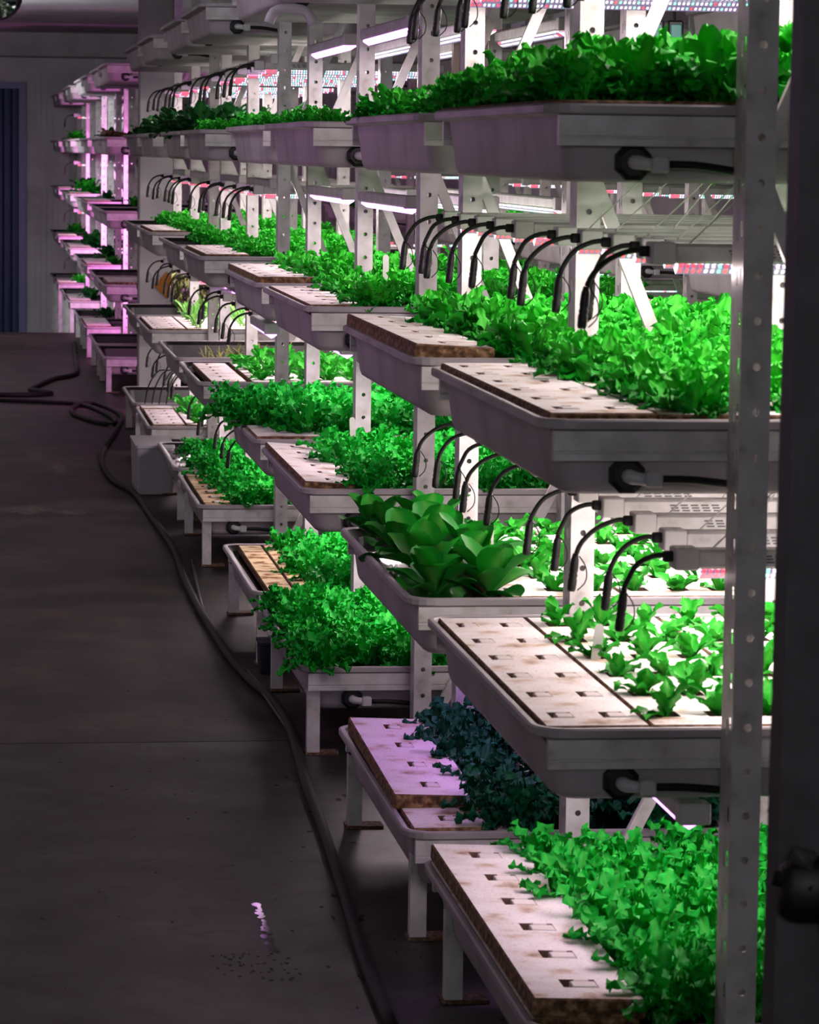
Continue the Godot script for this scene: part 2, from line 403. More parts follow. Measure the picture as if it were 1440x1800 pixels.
func build_rack(label: String, z: float, full := true) -> Node3D:
	var t := thing("plant_rack", label, "plant rack", W(0, 0, z))
	for rel in [-0.075, 1.255, 2.675]:
		for x in [1.088, 1.45]:
			part("post", post_mesh(39 if z < 17.5 else 31), M.metal, t, Vector3(x, 0.0, -rel))
		# zigzag braces between the two posts of the frame
		for q in [[1.12, 1.47, 1.44, 0.70], [1.12, 1.49, 1.44, 2.24], [1.44, 0.68, 1.12, 0.05]]:
			part("brace", bar_mesh(Vector3(q[0], q[1], -rel - 0.035), Vector3(q[2], q[3], -rel - 0.035), 0.024, 0.016), M.metal, t)
	for y in LV:
		for rel in [0.0, 1.183, 1.43, 2.612]:
			part("beam", beam_mesh(), M.metal, t, Vector3(X0, y, -rel))
	if full:
		for rel in [0.02, 1.02, 1.50, 2.57]:
			var fy := 0.0 if z + rel < 27.5 else -0.45
			var st := nst()
			box(st, Vector3(X0, fy + 0.006, -rel - 0.03), Vector3(X0 + 0.003, 0.165, -rel)); box(st, Vector3(X0 + 0.003, fy + 0.006, -rel - 0.003), Vector3(X0 + 0.032, 0.165, -rel))
			var lg := part("leg", fin(st), M.metal, t)
			var sp := nst(); box(sp, Vector3(X0 - 0.004, fy - 0.001, -rel - 0.05), Vector3(X0 + 0.08, fy + 0.006, -rel + 0.006))
			part("foot_plate", fin(sp), M.rust, lg)
	return t

func racks() -> void:
	for i in 8:
		build_rack("white perforated steel rack of five tiers, " + RACK[i], RZ[i])
	var ord := ["first", "second", "third", "fourth", "fifth"]
	for i in 5:      # the second row of racks beyond the first
		var t := build_rack("white steel rack, %s of the row seen through the aisle racks" % ord[i], RZ[i] + 1.2, false)
		t.position.x = 1.75

# ------------------------------------------------------------------ tubs
const T0 := 0.812
const T1 := 1.735
func tub_meshes() -> void:
	if cache.has("tub"): return
	var z0 := -0.004; var z1 := 1.204
	var L := func(i: float, y: float, rad: float): return rrect(T0 + i, T1 - i, z0 + i, z1 - i, y, rad, 5)
	var st := nst(true)
	skin(st, [L.call(0.048, -0.095, 0.03), L.call(0.040, -0.090, 0.036), L.call(0.036, -0.080, 0.038), L.call(0.026, -0.002, 0.034)], true, false)
	cache.tub = fin(st)
	st = nst()
	skin(st, [L.call(0.026, -0.002, 0.034), L.call(0.002, 0.002, 0.05), L.call(0.0, 0.004, 0.052), L.call(0.0, 0.014, 0.052), L.call(0.003, 0.017, 0.05), L.call(0.010, 0.017, 0.046), L.call(0.013, 0.014, 0.044)], false, false)
	cache.rim = fin(st)
	st = nst()
	skin(st, [L.call(0.013, 0.014, 0.044), L.call(0.030, -0.002, 0.032), L.call(0.040, -0.076, 0.03), L.call(0.046, -0.080, 0.03)], false, false)
	var bl: Array = L.call(0.046, -0.080, 0.03)
	for j in range(1, bl.size() - 1): tri(st, bl[0], bl[j + 1], bl[j])
	cache.liner = fin(st)
	st = nst()
	var wl: Array = L.call(0.033, -0.014, 0.03)
	for j in range(1, wl.size() - 1): tri(st, wl[0], wl[j + 1], wl[j])
	cache.water = fin(st)
	# drain fitting: eight-sided nut, elbow, coupling, tube; origin on the tub's front face
	st = nst()
	var lo := []; var lo2 := []; var lo3 := []
	for k in [[0.028, 0.0, lo], [0.028, 0.012, lo2], [0.020, 0.016, lo3]]:
		for i in 8:
			var a: float = -TAU * (i + 0.5) / 8.0
			k[2].append(Vector3(cos(a) * k[0], sin(a) * k[0], k[1]))
	skin(st, [lo, lo2, lo3]); cache.nut = fin(st)
	st = nst(true)
	tube(st, smooth_path([Vector3(0, 0, 0.010), Vector3(0, 0, 0.026), Vector3(0.006, -0.001, 0.036), Vector3(0.022, -0.003, 0.038)], 9), [0.0095, 0.0095, 0.0105, 0.0105, 0.0105, 0.010, 0.009, 0.009, 0.009], 10)
	cache.elbow = fin(st)
	st = nst(); bevel_box(st, Vector3(0.033, -0.003, 0.038), Vector3(0.012, 0.012, 0.012), 0.003); cache.coupling = fin(st)
	st = nst(true)
	tube(st, smooth_path([Vector3(0.045, -0.003, 0.038), Vector3(0.09, -0.004, 0.036), Vector3(0.15, -0.012, 0.020)], 9), [0.006], 8)
	cache.drain = fin(st)

func build_tub(label: String, pos: Vector3, wet := true) -> Node3D:
	tub_meshes()
	var t := thing("grow_tub", label, "grow tub", pos)
	part("shell", cache.tub, M.tub, t); part("rim", cache.rim, M.tub, t); part("liner", cache.liner, M.liner, t)
	if wet: part("water", cache.water, M.water, t)
	var f := part("drain_nut", cache.nut, M.rubber, t, Vector3(0.945, -0.066, -0.028))
	part("elbow", cache.elbow, M.elbow, f); part("coupling", cache.coupling, M.elbow, f); part("drain_tube", cache.drain, M.hose, f)
	return t

func tubs() -> void:
	for i in 8:
		for l in 5:
			for k in 2:
				var dry := (i == 2 and l == 3 and k == 1) or (i == 3 and k == 1) or (i == 4 and l == 4)
				build_tub("%s plastic grow tub, %s of its pair, %s of the %s" % ["empty grey" if dry else "grey", ["front", "rear"][k], TIER[l], RACK[i]], W(0, LV[l], RZ[i] + 1.43 * k), not dry)
	for i in 5:
		for l in 4:
			for k in 2:
				tag(build_tub("grey grow tub, %s, %s, %s rack of the row behind the aisle racks" % [TIER[l], ["front", "rear"][k], ORD[i]], W(1.75, LV[l], RZ[i] + 1.2 + 1.43 * k), true), "", "", "tubs of the second row of racks")

# ------------------------------------------------------------------ floating boards
# w across, l along the aisle, cols x rows of slots. Origin at the board's low corner (aisle side, near end).
func board_mesh(w: float, l: float, th: float, cols: int, rows: int, sx: float, sz: float) -> Array:
	var key := "b%f%f%f%d%d" % [w, l, th, cols, rows]
	if cache.has(key): return cache[key]
	var st := nst(); var sl := nst(); var pl := nst(); var ed := nst(); var spots := []
	# the cut-out plug, pushed back in askew: leaves an L-shaped gap
	bevel_box(pl, Vector3(sx * 0.12, -0.0045, sz * 0.12), Vector3(sx * 0.36, 0.006, sz * 0.34), 0.0015)
	box(pl, Vector3(-sx * 0.10, -0.002, -sz * 0.36), Vector3(sx * 0.30, 0.0025, -sz * 0.22))
	var xs := [0.0]; var zs := [0.0]
	var dx := w / cols; var dz := l / maxi(rows, 1)
	if rows > 0:
		for c in cols: xs += [dx * (c + 0.5) - sx / 2, dx * (c + 0.5) + sx / 2]
		for q in rows: zs += [dz * (q + 0.5) - sz / 2, dz * (q + 0.5) + sz / 2]
	xs.append(w); zs.append(l)
	var e := 0.003
	for i in xs.size() - 1:
		for j in zs.size() - 1:
			if i % 2 == 1 and j % 2 == 1:
				var a := Vector3(xs[i], th, -zs[j]); var b := Vector3(xs[i + 1], th, -zs[j]); var c := Vector3(xs[i + 1], th, -zs[j + 1]); var d := Vector3(xs[i], th, -zs[j + 1])
				var dn := Vector3(0, -0.012, 0)
				var o := (a + c) / 2
				if spots.is_empty():
					a -= o; b -= o; c -= o; d -= o
					quad(sl, a, b, b + dn, a + dn); quad(sl, b, c, c + dn, b + dn); quad(sl, c, d, d + dn, c + dn); quad(sl, d, a, a + dn, d + dn)
					quad(sl, a + dn, b + dn, c + dn, d + dn)
				spots.append(o)
			else:
				var ax: float = xs[i] + (e if i == 0 else 0.0); var bx: float = xs[i + 1] - (e if i == xs.size() - 2 else 0.0)
				var az: float = zs[j] + (e if j == 0 else 0.0); var bz: float = zs[j + 1] - (e if j == zs.size() - 2 else 0.0)
				quad(st, Vector3(ax, th, -az), Vector3(bx, th, -az), Vector3(bx, th, -bz), Vector3(ax, th, -bz))
	var lp := func(i: float, y: float): return [Vector3(w - i, y, -l + i), Vector3(i, y, -l + i), Vector3(i, y, -i), Vector3(w - i, y, -i)]
	skin(ed, [lp.call(0.002, 0.0), lp.call(0.0, 0.004), lp.call(0.0, th - 0.003), lp.call(e, th)], true, false)
	cache[key] = [fin(st), fin(ed), fin(sl) if rows > 0 else null, fin(pl) if rows > 0 else null, spots]
	return cache[key]

func build_board(label: String, pos: Vector3, w: float, l: float, th: float, cols: int, rows: int, group := "", sx := 0.036, sz := 0.05) -> Node3D:
	var m := board_mesh(w, l, th, cols, rows, sx, sz)
	var t := thing("foam_board", label, "foam board", pos, group)
	part("top_face", m[0], M.yfoam if "yellowed" in label else M.foam, t); part("edge", m[1], M.edge, t)
	if rows > 0:
		for q in m[4]: part("planting_slot", m[2], M.slot, t, q)
		if not "holding" in label and not "standing" in label:
			for q in m[4]: part("slot_plug", m[3], M.plug, t, q)
	return t

func boards() -> void:
	var b := "white foam board"
	# first rack
	build_board("brown-edged foam board under the large lettuces, second tier of the first rack", W(0.826, LV[1] + 0.006, 4.77), 0.88, 1.15, 0.016, 1, 0)
	build_board(b + " with two columns of slots, middle tier, front of first rack", W(0.832, LV[2] - 0.002, 4.775), 0.158, 1.14, 0.026, 2, 6)
	build_board(b + " standing among lettuces, middle tier, front of first rack", W(0.994, LV[2] - 0.004, 4.775), 0.70, 1.14, 0.026, 1, 0)
	var o := build_board(b + " propped on the rim beside lettuces, middle tier, rear of first rack", W(0.822, LV[2] + 0.002, 6.20), 0.150, 1.15, 0.040, 1, 6)
	o.rotation = Vector3(0, 0, deg_to_rad(-3))
	build_board(b + " with two columns of empty slots beside seedlings, fourth tier, first rack", W(0.834, LV[3] - 0.010, 4.778), 0.157, 1.145, 0.025, 2, 6)
	for k in 3:
		build_board(b + " holding seedlings, %s from the aisle, fourth tier, front of first rack" % ["first", "second", "third"][k], W(0.994 + k * 0.242, LV[3] - 0.010, 4.778), 0.238, 1.145, 0.025, 3, 6)
		build_board(b + " holding seedlings, %s from the aisle, fourth tier, rear of first rack" % ["first", "second", "third"][k], W(0.994 + k * 0.242, LV[3] - 0.010, 6.208), 0.238, 1.145, 0.025, 3, 6)
	o = build_board("thick loose foam board lying across the rim, bottom tier, front of first rack", W(0.826, LV[4] + 0.018, 4.80), 0.170, 1.12, 0.030, 1, 6, "", 0.055, 0.05)
	o.rotation = Vector3(0, 0, deg_to_rad(-2))
	build_board("thin foam board under the thick loose one, bottom tier, front of first rack", W(0.822, LV[4] - 0.008, 4.80), 0.165, 1.12, 0.024, 1, 0)
	o = build_board("lilac-lit foam board tilted over its neighbour, bottom tier, rear of first rack", W(0.818, LV[4] + 0.016, 6.40), 0.170, 0.80, 0.030, 1, 4)
	o.rotation = Vector3(deg_to_rad(1.2), 0, deg_to_rad(-2))
	build_board("lilac-lit foam board lying flat beside dark kale, bottom tier, rear of first rack", W(0.832, LV[4] - 0.006, 6.205), 0.160, 1.1, 0.024, 1, 6)
	# second rack
	build_board(b + " with one column of slots, middle tier, front of second rack", W(0.830, LV[2] - 0.006, 8.24), 0.157, 1.14, 0.026, 1, 6)
	build_board(b + " with a brown edge at the rim, middle tier, rear of second rack", W(0.824, LV[2] + 0.004, 9.67), 0.170, 1.14, 0.030, 2, 6)
	o = build_board(b + " tilted on the rim beside lettuce, fourth tier, front of second rack", W(0.822, LV[3] + 0.006, 8.26), 0.160, 1.12, 0.026, 1, 6)
	o.rotation = Vector3(0, 0, deg_to_rad(-4))
	build_board("brown-edged foam board under overhanging lettuce, fourth tier, rear of second rack", W(0.822, LV[3] + 0.004, 9.66), 0.86, 1.14, 0.020, 1, 0)
	build_board("yellowed foam board nearest the rim, bottom tier, rear of second rack", W(0.862, LV[4] - 0.008, 9.66), 0.075, 1.14, 0.024, 1, 0)
	build_board("yellowed foam board with brown stains beside lettuce, bottom tier, rear of second rack", W(0.942, LV[4] - 0.008, 9.66), 0.12, 1.14, 0.024, 1, 0)
	# third rack
	build_board(b + " with small holes beside lettuces, middle tier, front of third rack", W(0.840, LV[2] - 0.002, 12.07), 0.157, 1.13, 0.026, 2, 6)
	build_board(b + " lying short of the rim, fourth tier, front of third rack", W(0.862, LV[3] - 0.008, 12.07), 0.130, 1.05, 0.025, 1, 6)
	build_board(b + " holding seedlings, fourth tier, front of third rack", W(1.010, LV[3] - 0.008, 12.07), 0.66, 1.12, 0.025, 4, 6)
	build_board("narrow yellowed foam board half under lettuce, bottom tier, front of third rack", W(0.842, LV[4] - 0.01, 12.07), 0.10, 1.13, 0.025, 1, 6)
	# fourth rack
	build_board(b + " with brown specks beside lettuces, middle tier of the fourth rack", W(0.836, LV[2] - 0.002, 15.54), 0.157, 1.14, 0.026, 2, 6)
	build_board(b + " beside grassy sprouts, fourth tier, front of fourth rack", W(0.836, LV[3] - 0.004, 15.54), 0.157, 1.14, 0.026, 2, 6)
	build_board(b + " holding grassy sprouts, fourth tier, front of fourth rack", W(0.998, LV[3] - 0.004, 15.54), 0.66, 1.14, 0.026, 6, 6)
	build_board(b + " beside a few seedlings, bottom tier, front of fourth rack", W(0.842, LV[4] - 0.004, 15.54), 0.150, 0.92, 0.026, 2, 5)
	build_board(b + " holding a few seedlings, bottom tier, front of fourth rack", W(0.998, LV[4] - 0.004, 15.54), 0.30, 1.14, 0.026, 3, 6)
	build_board("wet grey board lying across the tub, bottom tier, front of fourth rack", W(0.835, LV[4] + 0.006, 16.49), 0.16, 0.16, 0.020, 1, 0)
	# pink-lit racks
	o = build_board("pink-lit foam board tilted up out of its tub, second tier of the first pink-lit rack", W(0.83, LV[1] + 0.03, 20.9), 0.16, 0.6, 0.03, 1, 0)
	o.rotation = Vector3(0, 0, deg_to_rad(-8))
	build_board("pink-lit foam board half out of the tub, fourth tier of the first pink-lit rack", W(0.84, LV[3] + 0.0, 20.75), 0.28, 0.8, 0.03, 1, 0)
	for i in [5, 6, 7]:
		for l in [1, 2, 3, 4]:
			if l == 1 and i != 6: continue
			build_board("pink-lit foam board at the rim, %s of the %s" % [TIER[l], RACK[i]], W(0.83, LV[l] + 0.002, RZ[i] + 0.03), 0.18, 1.13, 0.022, 1, 0)

# ------------------------------------------------------------------ lamps
func led_meshes() -> void:
	if cache.has("ledbody"): return
	for lg in ["", "_long"]:
		led_set(lg, 0.66 if lg == "" else 1.02)
	led_tails()

func led_set(lg: String, L: float) -> void:
	# lamp along +x from its left end at the origin (top edge y = 0)
	var st := nst()
	bevel_box(st, Vector3(L / 2 + 0.033, -0.015, 0), Vector3(L / 2 - 0.0, 0.0145, 0.021), 0.004); cache["ledbody" + lg] = fin(st)
	st = nst()
	bevel_box(st, Vector3(0.017, -0.0145, 0), Vector3(0.018, 0.0165, 0.024), 0.002)
	box(st, Vector3(0.006, 0.001, 0.012), Vector3(0.013, 0.0032, 0.02)); box(st, Vector3(0.020, 0.001, 0.012), Vector3(0.027, 0.0032, 0.02))
	cache.ledcap = fin(st)
	st = SurfaceTool.new(); st.begin(Mesh.PRIMITIVE_TRIANGLES)
	var a := [Vector3(0.04, -0.030, 0.016), Vector3(0.04, -0.040, 0.0), Vector3(0.04, -0.030, -0.016), Vector3(L, -0.030, 0.016), Vector3(L, -0.040, 0.0), Vector3(L, -0.030, -0.016)]
	var put := func(p, q, rr, s, v0, v1):
		for t in [[p, 0.0, v0], [q, 0.0, v1], [rr, 1.0, v1], [p, 0.0, v0], [rr, 1.0, v1], [s, 1.0, v0]]:
			st.set_uv(Vector2(t[1], t[2])); st.add_vertex(t[0])
	var up := Vector3(0, 0.0055, 0)
	for k in 6: a[k] -= up
	put.call(a[0], a[1], a[4], a[3], 0.0, 1.0)
	put.call(a[1], a[2], a[5], a[4], 1.0, 0.0)
	for q in [[0, 3], [5, 2]]: put.call(a[q[0]], a[q[0]] + up, a[q[1]] + up, a[q[1]], 0.5, 0.6)
	for q in [[0, 2, 1], [3, 4, 5]]:
		for k in q: st.set_uv(Vector2(0.99, 0.5)); st.add_vertex(a[k])
	st.generate_normals(); cache["ledface" + lg] = st.commit()

func led_tails() -> void:
	var st := nst()
	# printed label: grey lines of fine print on the near flank
	for row in 3:
		for k in 5:
			var x := 0.115 + k * 0.018 + row * 0.002
			box(st, Vector3(x, -0.0115 - row * 0.0045, 0.0205), Vector3(x + 0.013, -0.009 - row * 0.0045, 0.0213))
	cache.ledprint = fin(st)
	for v in 3:     # cable tails with a capped connector, three ways of hanging
		var sw: float = [0.0, 0.012, -0.010][v]; var zz: float = [0.0, 0.012, -0.010][v]
		var p := [Vector3(0.0, -0.012, 0), Vector3(-0.026, -0.011, 0), Vector3(-0.056 - sw * 0.4, -0.024, zz * 0.5), Vector3(-0.074 - sw, -0.046, zz), Vector3(-0.082 - sw, -0.064, zz)]
		st = nst(true); tube(st, smooth_path(p, 12), [0.0042], 7)
		bevel_box(st, Vector3(-0.007, -0.012, 0), Vector3(0.008, 0.008, 0.008), 0.002)
		cache["cable%d" % v] = fin(st)
		st = nst(true)
		var e: Vector3 = p[4]; var pts := []; var rad := []
		for q in [[0.0, 0.0046], [0.006, 0.0056], [0.010, 0.0068], [0.028, 0.0074], [0.032, 0.0064], [0.036, 0.0076], [0.040, 0.0064], [0.044, 0.0076], [0.058, 0.0070], [0.062, 0.0056]]:
			pts.append(e + Vector3(-0.10 * q[0] - sw * 0.1, -q[0], 0)); rad.append(q[1])
		tube(st, pts, rad, 8); cache["plug%d" % v] = fin(st)
		st = nst(true)
		tube(st, smooth_path([e + Vector3(0.004, -0.004, 0.004), e + Vector3(0.015, -0.022, 0.006), e + Vector3(0.015, -0.045, 0.006), e + Vector3(0.002, -0.060, 0.003)], 9), [0.0011], 5)
		cache["loop%d" % v] = fin(st)

func lamp_at(label: String, pos: Vector3, turn: float, energy: float, c: Color, tail: int, cords: bool, group := "", violet := false) -> Node3D:
	led_meshes()
	var t := thing("grow_lamp", label, "grow lamp", pos, group)
	t.rotation.y = turn
	var lg := "_long" if turn != 0.0 else ""
	part("body", cache["ledbody" + lg], M.lampbody, t); part("end_cap", cache.ledcap, M.cap, t)
	part("lens", cache["ledface" + lg], M.violet if violet else M.diodes, t)
	if tail >= 0 and tail < 3:
		part("label_print", cache.ledprint, M.print, t)
		part("cable", cache["cable%d" % tail], M.hose, t)
		var p := part("connector", cache["plug%d" % tail], M.rubber, t)
		part("cap_strap", cache["loop%d" % tail], M.hose, p)
	if cords:
		for k in 4:
			var st := nst()
			var x := 0.06 + 0.15 * k
			tube(st, [Vector3(x, 0, 0), Vector3(x + 0.09 - 0.02 * (k % 2), 0.088, 0.015)], [0.0012], 4)
			part("hanging_cord", fin(st), M.cord, t)
	if energy > 0.0:
		for sg in ([-1.0, 1.0] if tail != 3 else [0.0]):       # one light just under each lens face
			var dir := Vector3(0, -0.85, 0.53 * sg).normalized()
			var ln := 0.60 if turn == 0.0 else 0.95
			area("lamp_light", Vector3(0.04 + ln / 2, -0.0425 - (0.006 if sg == 0.0 else 0.0), 0.0095 * sg), dir, Vector2(ln, 0.018), c, energy / (2.0 if sg != 0.0 else 1.0), t)
			t.get_child(t.get_child_count() - 1).basis = Basis(Vector3(1, 0, 0), (-dir).cross(Vector3(1, 0, 0)), -dir)
	return t

const WHITE := Color(1.0, 0.92, 0.92)
const LILAC := Color(0.86, 0.62, 1.0)
func lamps() -> void:
	var xs := [0.991, 1.024, 1.025, 1.018, 1.019]
	var nth := ["first", "second", "third", "fourth", "fifth"]
	for l in 4:
		# first rack: five lamps across each tub, hung below the tub above
		for k in 2:
			for j in 5:
				var w: float = xs[j] if k == 0 else 1.02
				if l == 2: w += 0.045
				if l == 3:
					if j > 2: continue
					lamp_at("white grow lamp lying lengthwise, %s from the aisle, above bottom tier, %s of first rack" % [nth[j], ["front", "rear"][k]], W(1.075 + 0.2 * j, LV[3] - 0.118, RZ[0] + 0.10 + 1.43 * k), PI / 2, 0.21 if k == 0 else 0.11, WHITE if k == 0 else LILAC, -1, false, "", j == 0)
					continue
				lamp_at("white grow lamp with hanging cable, %s along the %s tub, above %s, first rack" % [nth[j], ["front", "rear"][k], TIER[l + 1]],
					W(w, LV[l] - (0.184 if l > 0 else 0.145), RZ[0] + 0.117 + 0.24 * j + 1.43 * k), 0.0, 0.32, WHITE, (j + k + l) % 3, k == 0, "")
		# second rack: lamps along the aisle
		for k in 2:
			for j in 3:
				lamp_at("white grow lamp lying lengthwise, %s from the aisle, above %s, %s of second rack" % [nth[j], TIER[l + 1], ["front", "rear"][k]],
					W(1.10 + 0.19 * j, LV[l] - 0.165, RZ[1] + 0.12 + 1.43 * k), PI / 2, 0.35, WHITE, -1, false, "", j == 0)
		for i in [2, 3]:
			for k in 2:
				for j in 3:
					lamp_at("white grow lamp with hanging cable, %s along the %s tub, above %s, %s rack" % [nth[j], ["front", "rear"][k], TIER[l + 1], ["third", "fourth"][i - 2]],
						W(1.02 + 0.02 * (j % 2), LV[l] - 0.184, RZ[i] + 0.16 + 0.40 * j + 1.43 * k), 0.0, 0.40, WHITE, (j + k) % 3, false, "")
				lamp_at("violet-glowing grow lamp along the aisle above the %s, %s of %s rack" % [TIER[l + 1], ["front", "rear"][k], ["third", "fourth"][i - 2]],
					W(1.10, LV[l] - 0.16, RZ[i] + 0.12 + 1.43 * k), PI / 2, 0.0, WHITE, -1, false, "", true)
		for i in 5:
			for k in 2:
				for j in 2:
					lamp_at("white grow lamp, %s of two, above %s, %s, %s rack of the row behind" % [ORD[j], TIER[l + 1], ["front", "rear"][k], ORD[i]], W(2.80, LV[l] - 0.184, RZ[i] + 1.2 + 0.30 + 0.55 * j + 1.43 * k), 0.0, 0.28, WHITE, 3, false, "lamps of the second row of racks")
		if l == 0: lamp_at("violet-glowing grow lamp under the ceiling above the top tier of the fourth rack", W(1.10, 2.35, 17.05), PI / 2, 0.0, WHITE, -1, false, "", true)
		for i in [7]:
			lamp_at("grow lamp with hanging cable above the %s of the last rack" % TIER[l + 1], W(0.98, LV[l] - 0.18, RZ[i] + 0.2), 0.0, 0.3, WHITE, 0, false)
	var sl := lamp_at("short violet lamp placed for the floor reflection, source unseen, fourth tier, second rack", W(0.9185, 0.971, 10.25), PI / 2, 0.0, WHITE, -1, false, "", true)  # real source unseen; placed here so the wet patch mirrors it
	sl.scale = Vector3(0.55, 1, 1)
	# pink tubes: after the pillar one, unseen posts placed to light farther racks
	var tn := ["behind the pillar", "placed unseen to light the second pink-lit rack", "placed unseen to light the third pink-lit rack", "placed unseen to light the last rack"]
	for q in 4:
		var z: float = [18.95, 23.75, 27.75, 31.6][q]
		var x: float = [0.945, 1.16, 1.16, 1.16][q]
		var t := thing("pink_tube_lamp", "upright post of four pink tube lamps %s" % tn[q], "tube lamp", W(x, 0, z))
		var st := nst(); box(st, Vector3(-0.012, 0.0 if q < 3 else -0.45, 0.013), Vector3(0.012, 1.93, 0.022)); part("mounting_rail", fin(st), M.metal, t)
		for s in [[1.17, 1.42], [1.58, 1.84], [0.28, 0.60], [0.74, 0.98]]:
			st = nst(true); tube(st, [W(0, s[0], 0), W(0, s[1], 0)], [0.012], 10)
			var tb := part("tube", fin(st), M.pinktube, t)
			st = nst(); bevel_box(st, Vector3(0, s[1] + 0.01, 0), Vector3(0.016, 0.014, 0.016), 0.003); bevel_box(st, Vector3(0, s[0] - 0.01, 0), Vector3(0.016, 0.014, 0.016), 0.003)
			part("end_cap", fin(st), M.rubber, tb)
			area("tube_light", Vector3(0.0, (s[0] + s[1]) / 2, -0.02), Vector3(-0.1, 0, -1), Vector2(0.024, s[1] - s[0]), Color(1.0, 0.54, 0.92), 0.42 if s[0] < 1.5 else 0.06, t)

# ------------------------------------------------------------------ plants
# one leaf: a curved, ruffled blade that starts at base and leans outwards; widest at a / (a + b) of its length
func leaf(st: SurfaceTool, base: Vector3, az: float, elev: float, curl: float, ln: float, wd: float, ruf: float, freq: float, jag: float, nu: int, nv: int, c0: Color, c1: Color, stalk := 0.15, cup := 0.25, a := 0.9, b := 0.35) -> void:
	var dir := Vector3(cos(az), 0, sin(az)); var side := Vector3(-sin(az), 0, cos(az))
	var p := base
	var rows := []; var cols := []
	var ph := rng.randf() * TAU; var ph2 := rng.randf() * TAU
	var tone := rng.randf_range(0.85, 1.12)
	var peak := pow(a / (a + b), a) * pow(b / (a + b), b)
	for i in nu + 1:
		var t := float(i) / nu
		var tt := minf(t, 0.985)
		var el := elev - curl * t * t
		var d := dir * cos(el) + Vector3.UP * sin(el)
		var nrm := -dir * sin(el) + Vector3.UP * cos(el)
		if i > 0: p += d * ln / nu
		var wf := pow(tt, a) * pow(1.0 - tt, b) / peak
		if b == 0.5: wf = pow(t / 0.62, 1.1) if t < 0.62 else sqrt(maxf(1.0 - pow((t - 0.62) / 0.385, 2.0), 0.0))     # rounded tip
		var w := wd * 0.5 * maxf(wf, stalk * (1.0 - t))
		var tooth := 1.0 + jag * (0.5 if i % 2 == 0 else -0.8) * rng.randf_range(0.5, 1.2)
		var row := []; var cr := []
		for j in nv + 1:
			var v := 2.0 * j / nv - 1.0
			var av := absf(v)
			var ww := w * (tooth if av > 0.9 else 1.0)
			var amp := ruf * pow(av, 1.5) * minf(t * 2.0, 1.0)
			var rf := amp * (sin(freq * t + ph + (2.6 if v < 0 else 0.0)) + 0.45 * sin(freq * 2.1 * t + ph2 + 4.0 * v))
			rf += ruf * 0.7 * smoothstep(0.6, 1.0, t) * sin(freq * 0.35 * v + ph2)
			row.append(p + side * v * ww * (1.0 - 0.15 * cup) + nrm * (cup * av * av * w + rf) + d * (0.35 * w * (1.0 - av * av) * t if b < 0.4 else 0.0))
			var mid := clampf(1.0 - av * 3.5 / (1.0 + t), 0.0, 1.0) * (1.0 - 0.6 * t)
			var cc := c1.lerp(c0, mid * 0.8)
			var k := tone * rng.randf_range(0.92, 1.08)
			cr.append(Color(cc.r * k, cc.g * k, cc.b * k))
		rows.append(row); cols.append(cr)
	for i in nu:
		for j in nv:
			for q in [[i, j], [i + 1, j + 1], [i, j + 1], [i, j], [i + 1, j], [i + 1, j + 1]]:
				st.set_color(cols[q[0]][q[1]]); st.add_vertex(rows[q[0]][q[1]])

